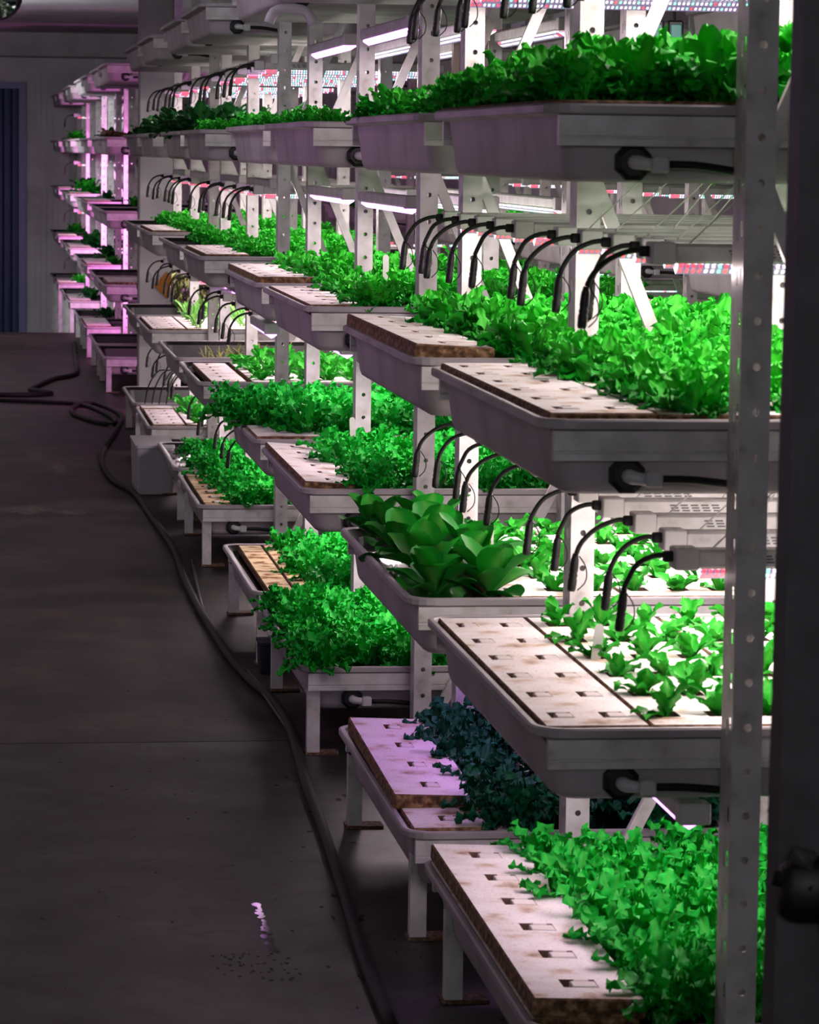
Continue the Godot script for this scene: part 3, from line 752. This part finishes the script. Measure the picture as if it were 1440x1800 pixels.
func head(kind: String, v: int) -> ArrayMesh:
	var key := "%s%d" % [kind, v]
	if cache.has(key): return cache[key]
	rng.seed = hash(key)
	var st := nst(true)
	var mid := Color(0.08, 0.36, 0.05); var blade := Color(0.005, 0.28, 0.018)
	var j := func(q: float): return Vector3(rng.randf_range(-q, q), 0.0, rng.randf_range(-q, q))
	match kind:
		"lettuce":
			for k in 40:
				var t := k / 39.0
				leaf(st, j.call(0.032), k * 2.4 + rng.randf() * 0.5, lerpf(0.30, 1.35, t), lerpf(0.8, 0.2, t), lerpf(0.095, 0.085, t) * rng.randf_range(0.7, 1.15), lerpf(0.044, 0.034, t), 0.0068, 20.0, 0.18, 12, 8, mid, blade.lerp(Color(0.040, 0.44, 0.022), t * rng.randf_range(0.3, 1.0)))
		"frilly":
			for k in 48:
				var t := k / 47.0
				leaf(st, j.call(0.036), k * 2.4 + rng.randf() * 0.6, lerpf(0.20, 1.40, t), lerpf(0.8, 0.4, t), lerpf(0.10, 0.09, t) * rng.randf_range(0.75, 1.15), lerpf(0.036, 0.028, t), 0.0075, 28.0, 0.34, 12, 6, mid, blade.lerp(Color(0.012, 0.46, 0.045), t * rng.randf_range(0.3, 1.0)), 0.12)
		"seedling":
			var n := 8 + v % 2
			for k in n:
				leaf(st, j.call(0.004), k * 2.2 + rng.randf() * 0.8, rng.randf_range(0.35, 1.3), rng.randf_range(0.2, 0.9), rng.randf_range(0.042, 0.064), rng.randf_range(0.023, 0.032), 0.004, 10.0, 0.26, 8, 6, Color(0.12, 0.42, 0.06), Color(0.018, 0.30, 0.020), 0.14, 0.25, 0.9, 0.6)
		"sprout":
			for k in 7:
				leaf(st, j.call(0.012), k * 2.2 + rng.randf(), rng.randf_range(0.8, 1.5), rng.randf_range(0.2, 0.8), rng.randf_range(0.07, 0.13), 0.014, 0.002, 3.0, 0.05, 5, 2, Color(0.3, 0.5, 0.15), Color(0.12, 0.42, 0.07), 0.5)
		"kale":
			for k in 34:
				var t := k / 33.0
				leaf(st, j.call(0.03), k * 2.4 + rng.randf() * 0.5, lerpf(0.35, 1.4, t), lerpf(0.9, 0.5, t), rng.randf_range(0.08, 0.12), 0.036, 0.010, 28.0, 0.30, 13, 8, Color(0.04, 0.15, 0.07), Color(0.006, 0.085, 0.038), 0.10)
		"dark":
			for k in 30:
				var t := k / 29.0
				leaf(st, j.call(0.03), k * 2.4 + rng.randf() * 0.5, lerpf(0.15, 1.35, t), lerpf(0.7, 0.4, t), rng.randf_range(0.07, 0.11), 0.045, 0.005, 9.0, 0.12, 8, 6, Color(0.06, 0.20, 0.05), Color(0.010, 0.085, 0.018), 0.12)
	cache[key] = fin(st)
	return cache[key]

func romaine(label: String, pos: Vector3, v: int, sc: float) -> void:
	var t := thing("romaine_lettuce", label, "lettuce", pos, "broad-leaved lettuces at the aisle end of the fourth tier")
	t.scale = Vector3.ONE * sc
	rng.seed = 900 + v
	for k in 10:
		var q := k / 9.0
		var st := nst(true)
		leaf(st, Vector3(rng.randf_range(-0.008, 0.008), 0, rng.randf_range(-0.008, 0.008)), k * 2.4 + v, lerpf(0.25, 1.25, q) + rng.randf_range(-0.15, 0.2), lerpf(0.5, 0.2, q), rng.randf_range(0.09, 0.13), rng.randf_range(0.070, 0.088), 0.003, 7.0, 0.01, 12, 8, Color(0.15, 0.34, 0.08), Color(0.012, 0.15 + 0.12 * q, 0.018), 0.10, 0.35, 0.85, 0.5)
		part("leaf", fin(st), M.lettuce, t)

const NUM := ["one", "two", "three", "four", "five", "six", "seven", "eight", "nine", "ten", "eleven", "twelve"]
const ORD := ["first", "second", "third", "fourth", "fifth", "sixth", "seventh", "eighth", "ninth", "tenth", "eleventh", "twelfth"]
func grow(kind: String, called: String, label: String, category: String, group: String, m: Material, y: float, x0: float, x1: float, z0: float, z1: float, dx: float, dz: float, smin: float, smax: float, variants := 5, jit := 0.25, ramp := 1.0) -> void:
	var r := RandomNumberGenerator.new(); r.seed = hash(group)
	var nx := int(round((x1 - x0) / dx)); var nz := int(round((z1 - z0) / dz))
	var tr := []
	for i in nx + 1:
		for j in nz + 1:
			var p := W(x0 + i * dx + r.randf_range(-jit, jit) * dx * 0.6, y, z0 + (j + 0.5 * (i % 2) * (1 if jit > 0.1 else 0)) * dz + r.randf_range(-jit, jit) * dz * 0.6)
			if p.z < -z1 - 0.06: continue
			if kind == "frilly" and x0 == 0.84 and p.x < 0.95 and p.z > -9.98: continue
			var s := r.randf_range(smin, smax) * (lerpf(ramp, 1.0, clampf(i / 1.6, 0, 1)))
			var where := ""
			if called: where = ", row %s from aisle, %s from near end" % [NUM[i], ORD[j]]
			tr.append([Transform3D(Basis(Vector3.UP, r.randf() * TAU).scaled(Vector3(s, s * r.randf_range(0.9, 1.1), s)), p), r.randi() % variants, where])
	if called == "":       # too many to keep apart: one object
		for v in variants:
			var mine := tr.filter(func(q): return q[1] == v)
			if mine.is_empty(): continue
			var mm := MultiMesh.new(); mm.transform_format = MultiMesh.TRANSFORM_3D; mm.mesh = head(kind, v); mm.instance_count = mine.size()
			for k in mine.size(): mm.set_instance_transform(k, mine[k][0])
			var o := MultiMeshInstance3D.new(); o.name = numbered("lettuce_foliage"); o.multimesh = mm; o.material_override = m
			add_child(o); tag(o, label, category, group, "stuff")
		return
	for q in tr:
		var o := top(called, head(kind, q[1]), m, label + q[2], category, Vector3.ZERO, group)
		o.transform = q[0]

func plants() -> void:
	var lt: Material = M.lettuce
	# --- first rack
	grow("lettuce", "green_lettuce", "large lettuce, first rack, second tier front tub", "lettuce", "lettuces on the second tier of the first rack", lt, LV[1] + 0.022, 0.87, 1.66, 4.83, 5.92, 0.105, 0.15, 1.15, 1.5, 6, 0.3, 0.6)
	grow("lettuce", "green_lettuce", "green lettuce, first rack, second tier rear tub", "lettuce", "lettuces in the rear tub, second tier, first rack", lt, LV[1] + 0.008, 0.90, 1.66, 6.25, 7.30, 0.17, 0.21, 0.6, 0.8, 6)
	grow("lettuce", "green_lettuce", "green lettuce, first rack, middle tier front tub", "lettuce", "lettuces in the front tub, middle tier, first rack", lt, LV[2] + 0.012, 1.045, 1.66, 4.82, 5.90, 0.105, 0.16, 0.72, 0.95, 6)
	grow("lettuce", "green_lettuce", "green lettuce, first rack, middle tier rear tub", "lettuce", "lettuces in the rear tub, middle tier, first rack", lt, LV[2] + 0.010, 1.03, 1.66, 6.25, 7.30, 0.13, 0.19, 0.85, 1.1, 6)
	grow("seedling", "lettuce_seedling", "small seedling, first rack, fourth tier front tub", "seedling", "seedlings in the front tub, fourth tier, first rack", lt, LV[3] + 0.010, 1.034, 1.68, 4.873, 5.83, 0.0800, 0.191, 0.9, 1.15, 6, 0.06)
	grow("seedling", "lettuce_seedling", "small seedling, first rack, fourth tier rear tub", "seedling", "seedlings in the rear tub, fourth tier, first rack", lt, LV[3] + 0.010, 1.114, 1.68, 6.303, 7.26, 0.0800, 0.191, 0.9, 1.15, 6, 0.06)
	grow("frilly", "frilly_lettuce", "frilly lettuce, first rack, bottom tier front tub", "lettuce", "frilly lettuces in the front tub, bottom tier, first rack", lt, LV[4] + 0.012, 1.04, 1.66, 4.80, 5.90, 0.125, 0.18, 0.85, 1.15, 6)
	grow("kale", "curly_kale", "dark kale, first rack, bottom tier rear tub", "kale", "kale in the rear tub, bottom tier, first rack", M.kale, LV[4] + 0.01, 1.03, 1.45, 6.22, 7.28, 0.14, 0.19, 0.8, 1.0, 4)
	for k in 9:
		var p: Array = [[0.88, 6.32, 1.0], [0.98, 6.28, 1.05], [0.90, 6.55, 1.0], [0.99, 6.60, 1.1], [0.89, 6.80, 0.95], [0.97, 6.90, 1.1], [0.90, 7.08, 0.95], [0.98, 7.16, 1.15], [0.88, 7.26, 0.9]][k]
		romaine("broad-leaved lettuce, fourth tier, %s pair from near end, %s the rim" % [["first", "second", "third", "fourth", "last"][k / 2], "away from" if k % 2 else "against"], W(p[0], LV[3] + 0.006, p[1]), k, p[2])
	# --- second rack
	grow("lettuce", "green_lettuce", "small lettuce, second rack, second tier front tub", "lettuce", "lettuces on the second tier of the second rack", lt, LV[1] + 0.004, 0.90, 1.62, 8.32, 9.35, 0.16, 0.22, 0.45, 0.65, 6)
	grow("lettuce", "", "green lettuces in the rear tub, second tier of the second rack", "lettuce", "", lt, LV[1] + 0.004, 0.90, 1.62, 9.75, 10.8, 0.16, 0.22, 0.5, 0.7, 4)
	grow("lettuce", "green_lettuce", "green lettuce, second rack, middle tier front tub", "lettuce", "lettuces in the front tub, middle tier, second rack", lt, LV[2] + 0.006, 1.01, 1.62, 8.30, 9.35, 0.13, 0.19, 0.75, 0.95, 6)
	grow("lettuce", "green_lettuce", "green lettuce, second rack, middle tier rear tub", "lettuce", "lettuces in the rear tub, middle tier, second rack", lt, LV[2] + 0.006, 1.02, 1.62, 9.72, 10.8, 0.14, 0.20, 0.75, 0.95, 6)
	grow("frilly", "frilly_lettuce", "frilly lettuce, second rack, fourth tier front tub", "lettuce", "frilly lettuces in the front tub, fourth tier, second rack", lt, LV[3] + 0.008, 1.00, 1.62, 8.27, 9.35, 0.13, 0.19, 0.75, 0.95, 6)
	grow("frilly", "frilly_lettuce", "bushy lettuce, second rack, fourth tier rear tub", "lettuce", "frilly lettuces in the rear tub, fourth tier, second rack", lt, LV[3] + 0.02, 0.84, 1.62, 9.72, 10.75, 0.13, 0.19, 0.85, 1.15, 6)
	grow("frilly", "frilly_lettuce", "frilly lettuce, second rack, bottom tier front tub", "lettuce", "frilly lettuces in the front tub, bottom tier, second rack", lt, LV[4] + 0.006, 0.87, 1.36, 8.28, 9.38, 0.12, 0.17, 0.75, 1.0, 6)
	grow("frilly", "frilly_lettuce", "frilly lettuce, second rack, bottom tier rear tub", "lettuce", "frilly lettuces in the rear tub, bottom tier, second rack", lt, LV[4] + 0.006, 1.04, 1.36, 9.72, 10.8, 0.13, 0.19, 0.8, 1.05, 6)
	# --- third and fourth rack
	grow("lettuce", "", "green lettuces along the second tier of the third rack", "lettuce", "", lt, LV[1] + 0.004, 0.93, 1.62, 12.12, 13.15, 0.16, 0.22, 0.5, 0.7, 4)
	grow("dark", "dark_leafy_plant", "dark plant, third rack, second tier rear tub", "leafy plant", "dark leafy plants, second tier, third rack", M.dark, LV[1] + 0.004, 0.92, 1.40, 13.55, 14.6, 0.16, 0.25, 1.1, 1.5, 4)
	grow("dark", "dark_leafy_plant", "dark plant, fourth rack, second tier", "leafy plant", "dark leafy plants, second tier, fourth rack", M.dark, LV[1] + 0.004, 0.94, 1.40, 15.6, 17.9, 0.17, 0.30, 0.9, 1.2, 4)
	grow("lettuce", "green_lettuce", "green lettuce, third rack, middle tier front tub", "lettuce", "lettuces in the front tub, middle tier, third rack", lt, LV[2] + 0.006, 1.03, 1.40, 12.12, 13.15, 0.13, 0.19, 0.6, 0.8, 6)
	grow("lettuce", "", "green lettuces in the rear tub, middle tier of the third rack", "lettuce", "", lt, LV[2] + 0.006, 1.0, 1.62, 13.55, 14.6, 0.15, 0.20, 0.6, 0.8, 4)
	grow("lettuce", "", "green lettuces on the middle tier of the fourth rack", "lettuce", "", lt, LV[2] + 0.006, 1.03, 1.62, 15.58, 18.1, 0.15, 0.20, 0.6, 0.8, 4)
	grow("seedling", "lettuce_seedling", "leafy seedling, third rack, fourth tier front tub", "seedling", "seedlings in the front tub, fourth tier, third rack", lt, LV[3] + 0.012, 1.051, 1.66, 12.163, 13.1, 0.0825, 0.187, 1.1, 1.5, 6, 0.06)
	grow("frilly", "frilly_lettuce", "dim lettuce, third rack, bottom tier front tub", "lettuce", "frilly lettuces, bottom tier, third rack", lt, LV[4] + 0.006, 0.98, 1.36, 12.12, 13.18, 0.13, 0.19, 0.8, 1.05, 6)
	grow("frilly", "frilly_lettuce", "dim lettuce, third rack, bottom tier rear tub", "lettuce", "frilly lettuces, rear of bottom tier, third rack", lt, LV[4] + 0.0, 0.97, 1.36, 13.55, 14.3, 0.13, 0.19, 0.75, 0.95, 6)
	grow("sprout", "grassy_sprout", "grassy sprout, fourth rack, fourth tier front tub", "sprout", "sprouts on the fourth tier, fourth rack", lt, LV[3] + 0.02, 1.053, 1.62, 15.635, 16.6, 0.11, 0.19, 0.9, 1.3, 4, 0.1)
	grow("seedling", "lettuce_seedling", "leafy seedling, fourth rack, bottom tier front tub", "seedling", "seedlings on the bottom tier, fourth rack", lt, LV[4] + 0.02, 1.048, 1.30, 15.635, 16.6, 0.1, 0.19, 1.2, 1.7, 6, 0.06)
	# --- second row of racks
	for i in 5:
		for l in [1, 2, 3]:
			for k in 2:
				if i == 0 and k == 0: continue
				grow("lettuce", "", "mass of green lettuces in the second row of racks", "lettuce", "lettuces of the second row of racks", lt, LV[l] + 0.006, 2.66, 3.36, RZ[i] + 1.3 + 1.43 * k, RZ[i] + 2.3 + 1.43 * k, 0.16, 0.22, 0.75, 1.0, 3)
	# --- clumps in the pink-lit racks: x, depth, tier, kind, size
	var cl := [[1.04, 30.2, 2, "dark", 1.5, "third"], [1.02, 29.2, 2, "lettuce", 1.4, "third"], [1.05, 26.0, 2, "dark", 0.7, "second"], [1.09, 22.6, 2, "seedling", 1.5, "first"], [1.16, 21.6, 2, "seedling", 1.6, "first"],
		[1.05, 33.3, 3, "lettuce", 1.2, "last"], [1.05, 29.2, 3, "dark", 1.4, "third"], [1.10, 28.9, 3, "dark", 1.4, "third"], [1.06, 26.2, 3, "dark", 1.1, "second"], [1.04, 24.6, 3, "lettuce", 0.7, "second"],
		[1.05, 32.4, 4, "lettuce", 0.9, "last"], [1.02, 28.8, 4, "dark", 1.2, "third"], [1.03, 25.6, 4, "dark", 1.0, "second"], [1.03, 32.6, 1, "lettuce", 1.2, "last"], [1.00, 24.6, 1, "dark", 0.9, "second"], [1.08, 21.5, 1, "dark", 0.8, "first"], [1.14, 21.1, 1, "dark", 0.8, "first"]]
	for q in cl.size():
		var c: Array = cl[q]
		var word: String = {"dark": "dark leafy plant clump", "lettuce": "bright green lettuce clump", "seedling": "small pale seedling clump"}[c[3]]
		var o := top("leafy_clump", head(c[3], q % 4), M.dark if c[3] == "dark" else M.lettuce, "%s, %s, %s pink-lit rack, %s" % [word, TIER[c[2]], c[5], {7: "nearer the aisle post", 4: "deeper in", 3: "at its rear", 15: "against the tilted board", 6: "at its rear", 16: "behind the tilted board"}.get(q, "beside its post")] if c[5] != "last" else "%s, %s, last rack by the end wall" % [word, TIER[c[2]]], "leafy plant", W(c[0], LV[c[2]] + 0.01, c[1]))
		o.scale = Vector3.ONE * c[4]
	# brown moss in the empty tub and the dried plant by the pillar
	rng.seed = 55
	var st := nst(true)
	for k in 260:
		leaf(st, W(rng.randf_range(1.0, 1.35), LV[3] - 0.05, rng.randf_range(13.5, 14.5)), rng.randf() * TAU, rng.randf_range(0.6, 1.5), 0.5, rng.randf_range(0.05, 0.09), 0.006, 0.001, 2.0, 0.0, 3, 2, Color(0.25, 0.14, 0.06), Color(0.16, 0.20, 0.05), 0.5)
	top("moss_grass", fin(st), M.dry, "brown and green weeds in the empty tub, fourth tier of third rack", "weeds", Vector3.ZERO, "", "stuff")
	st = nst(true)
	for k in 420:
		var a := rng.randf() * TAU
		leaf(st, W(1.18 + 0.10 * rng.randf_range(-1, 1), 0.775 + rng.randf_range(-0.12, 0.12), 18.05 + 0.1 * rng.randf_range(-1, 1)), a, rng.randf_range(-1.2, 1.0), 0.8, rng.randf_range(0.03, 0.07), 0.016, 0.003, 5.0, 0.1, 3, 2, Color(0.22, 0.16, 0.08), Color(0.06, 0.09, 0.025), 0.4)
	var dp := thing("dried_plant", "brownish dried bushy plant in front of the orange diamond sign", "dried plant", Vector3.ZERO)
	part("foliage", fin(st), M.dry, dp)
	st = nst(true)
	for k in 6:
		tube(st, smooth_path([W(1.16 + 0.01 * k, 0.60, 18.05), W(1.15 + 0.02 * k, 0.72, 18.05 + 0.02 * k), W(1.12 + 0.03 * k, 0.86, 18.0)], 6), [0.003], 5)
	part("stem", fin(st), M.brownpipe, dp)

# ------------------------------------------------------------------ hoses, signs, tags and other small things
func clutter() -> void:
	var fl := func(a: Array): return a.map(func(p): return W(p[0], 0.011, p[1]))
	var far := [[0.792, 25.9], [0.73, 23.3], [0.69, 22.3], [0.53, 21.8], [0.39, 21.0], [0.37, 20.8], [0.49, 20.6], [0.50, 20.55], [0.34, 20.4], [0.15, 20.4]]
	var st := nst(true); tube(st, smooth_path(fl.call(far), 60), [0.016], 8)
	top("floor_cable", fin(st), M.hose, "black cable snaking over the floor beside the pink-lit racks", "cable")
	var path: Array = fl.call([[0.175, 19.96], [0.440, 19.83], [0.665, 19.58], [0.790, 18.62], [0.743, 18.23], [0.592, 18.82], [0.588, 19.44], [0.721, 19.75], [0.840, 18.91], [0.773, 17.86], [0.657, 16.67], [0.622, 15.91], [0.641, 15.09], [0.706, 14.58], [0.733, 13.55], [0.756, 12.48], [0.742, 11.72], [0.739, 10.97], [0.749, 10.25], [0.760, 9.78], [0.784, 9.35], [0.814, 9.05], [0.822, 8.64], [0.808, 8.22], [0.787, 7.77], [0.775, 7.33], [0.759, 6.88], [0.741, 6.45], [0.725, 6.08], [0.718, 5.82], [0.715, 5.57]])
	st = nst(true); tube(st, smooth_path(path, 220), [0.0125], 9)
	top("floor_hose", fin(st), M.hose, "long black hose running along the feet of the aisle racks", "hose")
	st = nst(true)
	var p2: Array = fl.call([[0.801, 12.13], [0.749, 10.77], [0.763, 10.09], [0.776, 9.59], [0.793, 9.51], [0.806, 8.91], [0.819, 8.38]])
	tube(st, smooth_path(p2, 60), [0.006], 7)
	top("thin_cable", fin(st), M.rubber, "thin black cable lying against the long hose by the second rack", "cable")
	# wet patch and droplets on the near floor
	rng.seed = 12
	var blob := func(st: SurfaceTool, c: Vector3, rx: float, rz: float, n: int):
		var l := []
		for i in n:
			var a := TAU * i / n
			var k := rng.randf_range(0.8, 1.15)
			l.append(c + Vector3(cos(a) * rx * k, 0, sin(a) * rz * k))
		for i in range(1, n - 1): tri(st, l[0], l[i + 1], l[i])
	st = nst()
	for k in 26:
		var q := k / 25.0
		blob.call(st, W(0.566 + rng.randf_range(-0.006, 0.006) * (1.6 - q), 0.0008 + 0.00001 * k, lerpf(6.17, 6.56, q) + rng.randf_range(-0.01, 0.01)), rng.randf_range(0.003, 0.010), rng.randf_range(0.006, 0.020), 9)
	top("puddle_water", fin(st), M.wet, "small wet patch on the near floor slab mirroring a lamp", "puddle", Vector3.ZERO, "", "stuff")
	st = nst()
	for k in 60:
		var a := rng.randf()
		blob.call(st, W(rng.randf_range(0.1, 0.75), 0.0007, rng.randf_range(5.6, 11.0)), rng.randf_range(0.001, 0.005), rng.randf_range(0.003, 0.012), 7)
	for k in 30: blob.call(st, W(rng.randf_range(0.70, 0.95), 0.0007, rng.randf_range(5.6, 8.0)), rng.randf_range(0.002, 0.008), rng.randf_range(0.006, 0.022), 7)
	for k in 46: blob.call(st, W(rng.randf_range(0.44, 0.60), 0.0006, rng.randf_range(5.95, 6.16)), rng.randf_range(0.002, 0.005), rng.randf_range(0.004, 0.012), 7)
	var ws := nst()
	st_patch(ws)
	top("worn_patch", fin(ws), M.worn, "pale worn patches on the brownish floor slab beside the fourth rack", "floor stain", Vector3.ZERO, "", "stuff")
	top("dirt_specks", fin(st), M.dirt, "dark specks of dirt scattered over the concrete floor", "dirt", Vector3.ZERO, "", "stuff")
	# bins
	st = nst(); skin(st, [rrect(0.722, 0.878, 14.6, 15.1, 0.0, 0.012), rrect(0.718, 0.882, 14.59, 15.11, 0.20, 0.012), rrect(0.714, 0.886, 14.585, 15.115, 0.203, 0.012), rrect(0.714, 0.886, 14.585, 15.115, 0.215, 0.012)])
	top("plastic_bin", fin(st), M.bin, "pale grey plastic bin on the floor below the fourth rack", "bin")
	st = nst(); skin(st, [rrect(0.83, 0.875, 9.55, 9.65, 0.0, 0.008), rrect(0.827, 0.878, 9.545, 9.655, 0.08, 0.008), rrect(0.824, 0.881, 9.54, 9.66, 0.082, 0.008), rrect(0.824, 0.881, 9.54, 9.66, 0.09, 0.008)])
	top("plastic_bin", fin(st), M.bluebin, "small dark blue bin on the floor below the second rack", "bin")
	# orange diamond sign on the pillar
	st = nst(); var dc := W(1.075, 0.755, 18.50)
	var dl := func(z: float, k: float): return [dc + Vector3(0.075 * k, 0, z), dc + Vector3(0, 0.075 * k, z), dc + Vector3(-0.075 * k, 0, z), dc + Vector3(0, -0.075 * k, z)]
	var d0: Array = dl.call(0.0, 1.0); var d1: Array = dl.call(0.003, 1.0); var d2: Array = dl.call(0.004, 0.96)
	for pr in [[d0, d1], [d1, d2]]:
		for j in 4:
			var k := (j + 1) % 4
			quad(st, pr[0][j], pr[0][k], pr[1][k], pr[1][j])
	quad(st, d2[0], d2[1], d2[2], d2[3])
	top("diamond_sign", fin(st), M.orange, "orange diamond sign fixed to the grey pillar", "sign")
	# convex mirror under the ceiling
	var mp := W(0.160, 2.385, 20.0)
	var cm := thing("convex_mirror", "round convex mirror with dark rim hanging below the ceiling", "mirror", mp)
	st = nst(true)
	var loops := []
	for i in 7:
		var a := PI / 2 * i / 6.0 * 0.55; var l := []
		for j in 24: l.append(Vector3(cos(-TAU * j / 24) * 0.14 * sin(a + 0.02) / sin(0.864), sin(-TAU * j / 24) * 0.14 * sin(a + 0.02) / sin(0.864), 0.05 * cos(a) - 0.02))
		loops.append(l)
	loops.reverse(); skin(st, loops, false, true)
	var mm := mat(Color(0.55, 0.62, 0.58), 0.06, 1.0)
	part("mirror_dome", fin(st), mm, cm)
	st = nst(true); var ring := []
	for j in 25: ring.append(Vector3(cos(TAU * j / 24) * 0.14, sin(TAU * j / 24) * 0.14, 0.008))
	tube(st, ring, [0.009], 8); part("rim", fin(st), M.rubber, cm)
	st = nst(); tube(st, [Vector3(0, 0.1, -0.02), Vector3(0, 0.275, -0.02)], [0.008], 8); part("bracket", fin(st), M.rubber, cm)
	# dark upright at the frame's edge with a clamp
	var dpst := thing("dark_post", "dark steel upright with a black clamp in front of the first rack", "post", W(0.84, 0, 3.4))
	dpst.rotation.z = deg_to_rad(-0.35)
	st = nst(); box(st, Vector3(0.0, 0, -0.05), Vector3(0.046, 2.64, 0.0)); box(st, Vector3(0.046, 0, -0.05), Vector3(0.056, 2.64, -0.004)); box(st, Vector3(0.056, 0, -0.05), Vector3(0.10, 2.64, 0.0))
	part("upright", fin(st), M.darksteel, dpst)
	st = nst(true)
	bevel_box(st, Vector3(0.04, 0.735, 0.02), Vector3(0.042, 0.034, 0.02), 0.01)
	tube(st, [Vector3(-0.010, 0.748, 0.02), Vector3(0.03, 0.740, 0.03)], [0.008, 0.012], 8)
	tube(st, [Vector3(0.05, 0.71, 0.03), Vector3(0.075, 0.64, 0.03)], [0.012, 0.01], 8)
	var cl := part("clamp", fin(st), M.rubber, dpst)
	st = nst(true); tube(st, [Vector3(0.008, 0.775, 0.03), Vector3(0.03, 0.768, 0.035)], [0.010, 0.010], 8); part("bolt", fin(st), M.darksteel, cl)
	# brown slats hanging behind the second tier, teal-fronted pumps, a white pipe under the top tubs
	var sp := thing("slatted_panel", "dark brown upright slats hanging between the posts above the second tier, second rack", "slatted panel", W(1.33, 1.70, 9.32))
	for k in 4:
		st = nst(); bevel_box(st, Vector3(0.012 + 0.0265 * k, 0.055 + 0.004 * (k % 2), 0), Vector3(0.0115, 0.058, 0.008), 0.003); part("slat", fin(st), M.brownpipe, sp)
	st = nst(); box(st, Vector3(0.0, 0.112, -0.006), Vector3(0.105, 0.121, 0.010)); part("hanging_rail", fin(st), M.metal, sp)
	for k in 3:
		var pb := thing("water_pump", "dark pump with teal front above the large lettuces, %s from the aisle" % ORD[k], "pump", W(1.49 + 0.045 * k, 1.752, 7.50))
		st = nst(); bevel_box(st, Vector3(0, 0.022, -0.02), Vector3(0.018, 0.03, 0.02), 0.004); part("housing", fin(st), M.rubber, pb)
		st = nst(); bevel_box(st, Vector3(0, 0.022, 0.001), Vector3(0.012, 0.02, 0.003), 0.001); part("front_plate", fin(st), M.teal, pb)
		st = nst(); tube(st, [Vector3(0, 0.05, -0.02), Vector3(0, 0.17, -0.02)], [0.004], 6); part("hanger", fin(st), M.hose, pb)
	st = nst(true); tube(st, smooth_path([W(0.845, 1.862, 9.62), W(0.86, 1.893, 9.62), W(0.90, 1.902, 9.62), W(0.95, 1.895, 9.62), W(0.975, 1.86, 9.62)], 16), [0.015], 12)
	top("drain_pipe", fin(st), M.elbow, "white curved drain pipe under the top tub of the second rack", "pipe")
	# plant labels
	for q in [[1.028, LV[3] + 0.01, 5.42, "leaning white plant label among the seedlings of the fourth tier", -0.1], [1.073, LV[3] + 0.01, 6.86, "white plant label beside the broad-leaved lettuces", 0.0], [1.10, LV[2] + 0.06, 8.9, "white plant label among lettuces on the middle tier of the second rack", 0.0], [1.04, LV[3] + 0.06, 9.1, "white plant label in frilly lettuce on the fourth tier of the second rack", 0.05]]:
		var t := thing("plant_label", q[3], "plant label", W(q[0], q[1], q[2]))
		t.rotation.z = q[4]
		st = nst()
		var o0 := [Vector3(0.008, 0, 0.0005), Vector3(0.008, 0.058, 0.0005), Vector3(0.004, 0.064, 0.0005), Vector3(-0.004, 0.064, 0.0005), Vector3(-0.008, 0.058, 0.0005), Vector3(-0.008, 0, 0.0005), Vector3(0, -0.012, 0.0005)]
		for j in range(1, 6): tri(st, o0[0], o0[j], o0[j + 1])
		for j in range(1, 6): tri(st, o0[0] - Vector3(0, 0, 0.001), o0[j + 1] - Vector3(0, 0, 0.001), o0[j] - Vector3(0, 0, 0.001))
		for j in 7:
			var k := (j + 1) % 7
			quad(st, o0[j] - Vector3(0, 0, 0.001), o0[k] - Vector3(0, 0, 0.001), o0[k], o0[j])
		part("stick", fin(st), M.tagw, t)
		if q[2] == 6.86:
			st = nst()
			for k in 5: box(st, Vector3(-0.0035, 0.016 + k * 0.006, 0.0005), Vector3(0.003 - 0.001 * (k % 2), 0.0195 + k * 0.006, 0.0009))
			part("handwriting", fin(st), M.orange, t)
	# cables drooping into the bottom tub of the fourth rack
	for k in 4:
		st = nst(true)
		var x := 0.90 + 0.035 * k
		tube(st, smooth_path([W(x + 0.05, 0.42, 16.5), W(x + 0.01, 0.41, 16.5), W(x - 0.03, 0.34, 16.5), W(x - 0.045, 0.25, 16.55)], 10), [0.004], 6)
		top("drooping_cable", fin(st), M.rubber, "black cable drooping into the bottom tub of the fourth rack, %s from the aisle" % ORD[k], "cable", Vector3.ZERO, "cables drooping into the bottom tub of the fourth rack")

func st_patch(st: SurfaceTool) -> void:      # ragged pale patches where the floor paint is worn
	for c in [[0.31, 16.5, 0.05, 0.35], [0.42, 15.8, 0.04, 0.30], [0.24, 14.0, 0.10, 0.18], [0.40, 13.9, 0.09, 0.12]]:
		var l := []
		for i in 22:
			var a := TAU * i / 22.0; var k := rng.randf_range(0.55, 1.15)
			l.append(W(c[0] + cos(a) * c[2] * k, -0.0024, c[1] + sin(a) * c[3] * k))
		for i in 22: tri(st, W(c[0], -0.0024, c[1]), l[i], l[(i + 1) % 22])
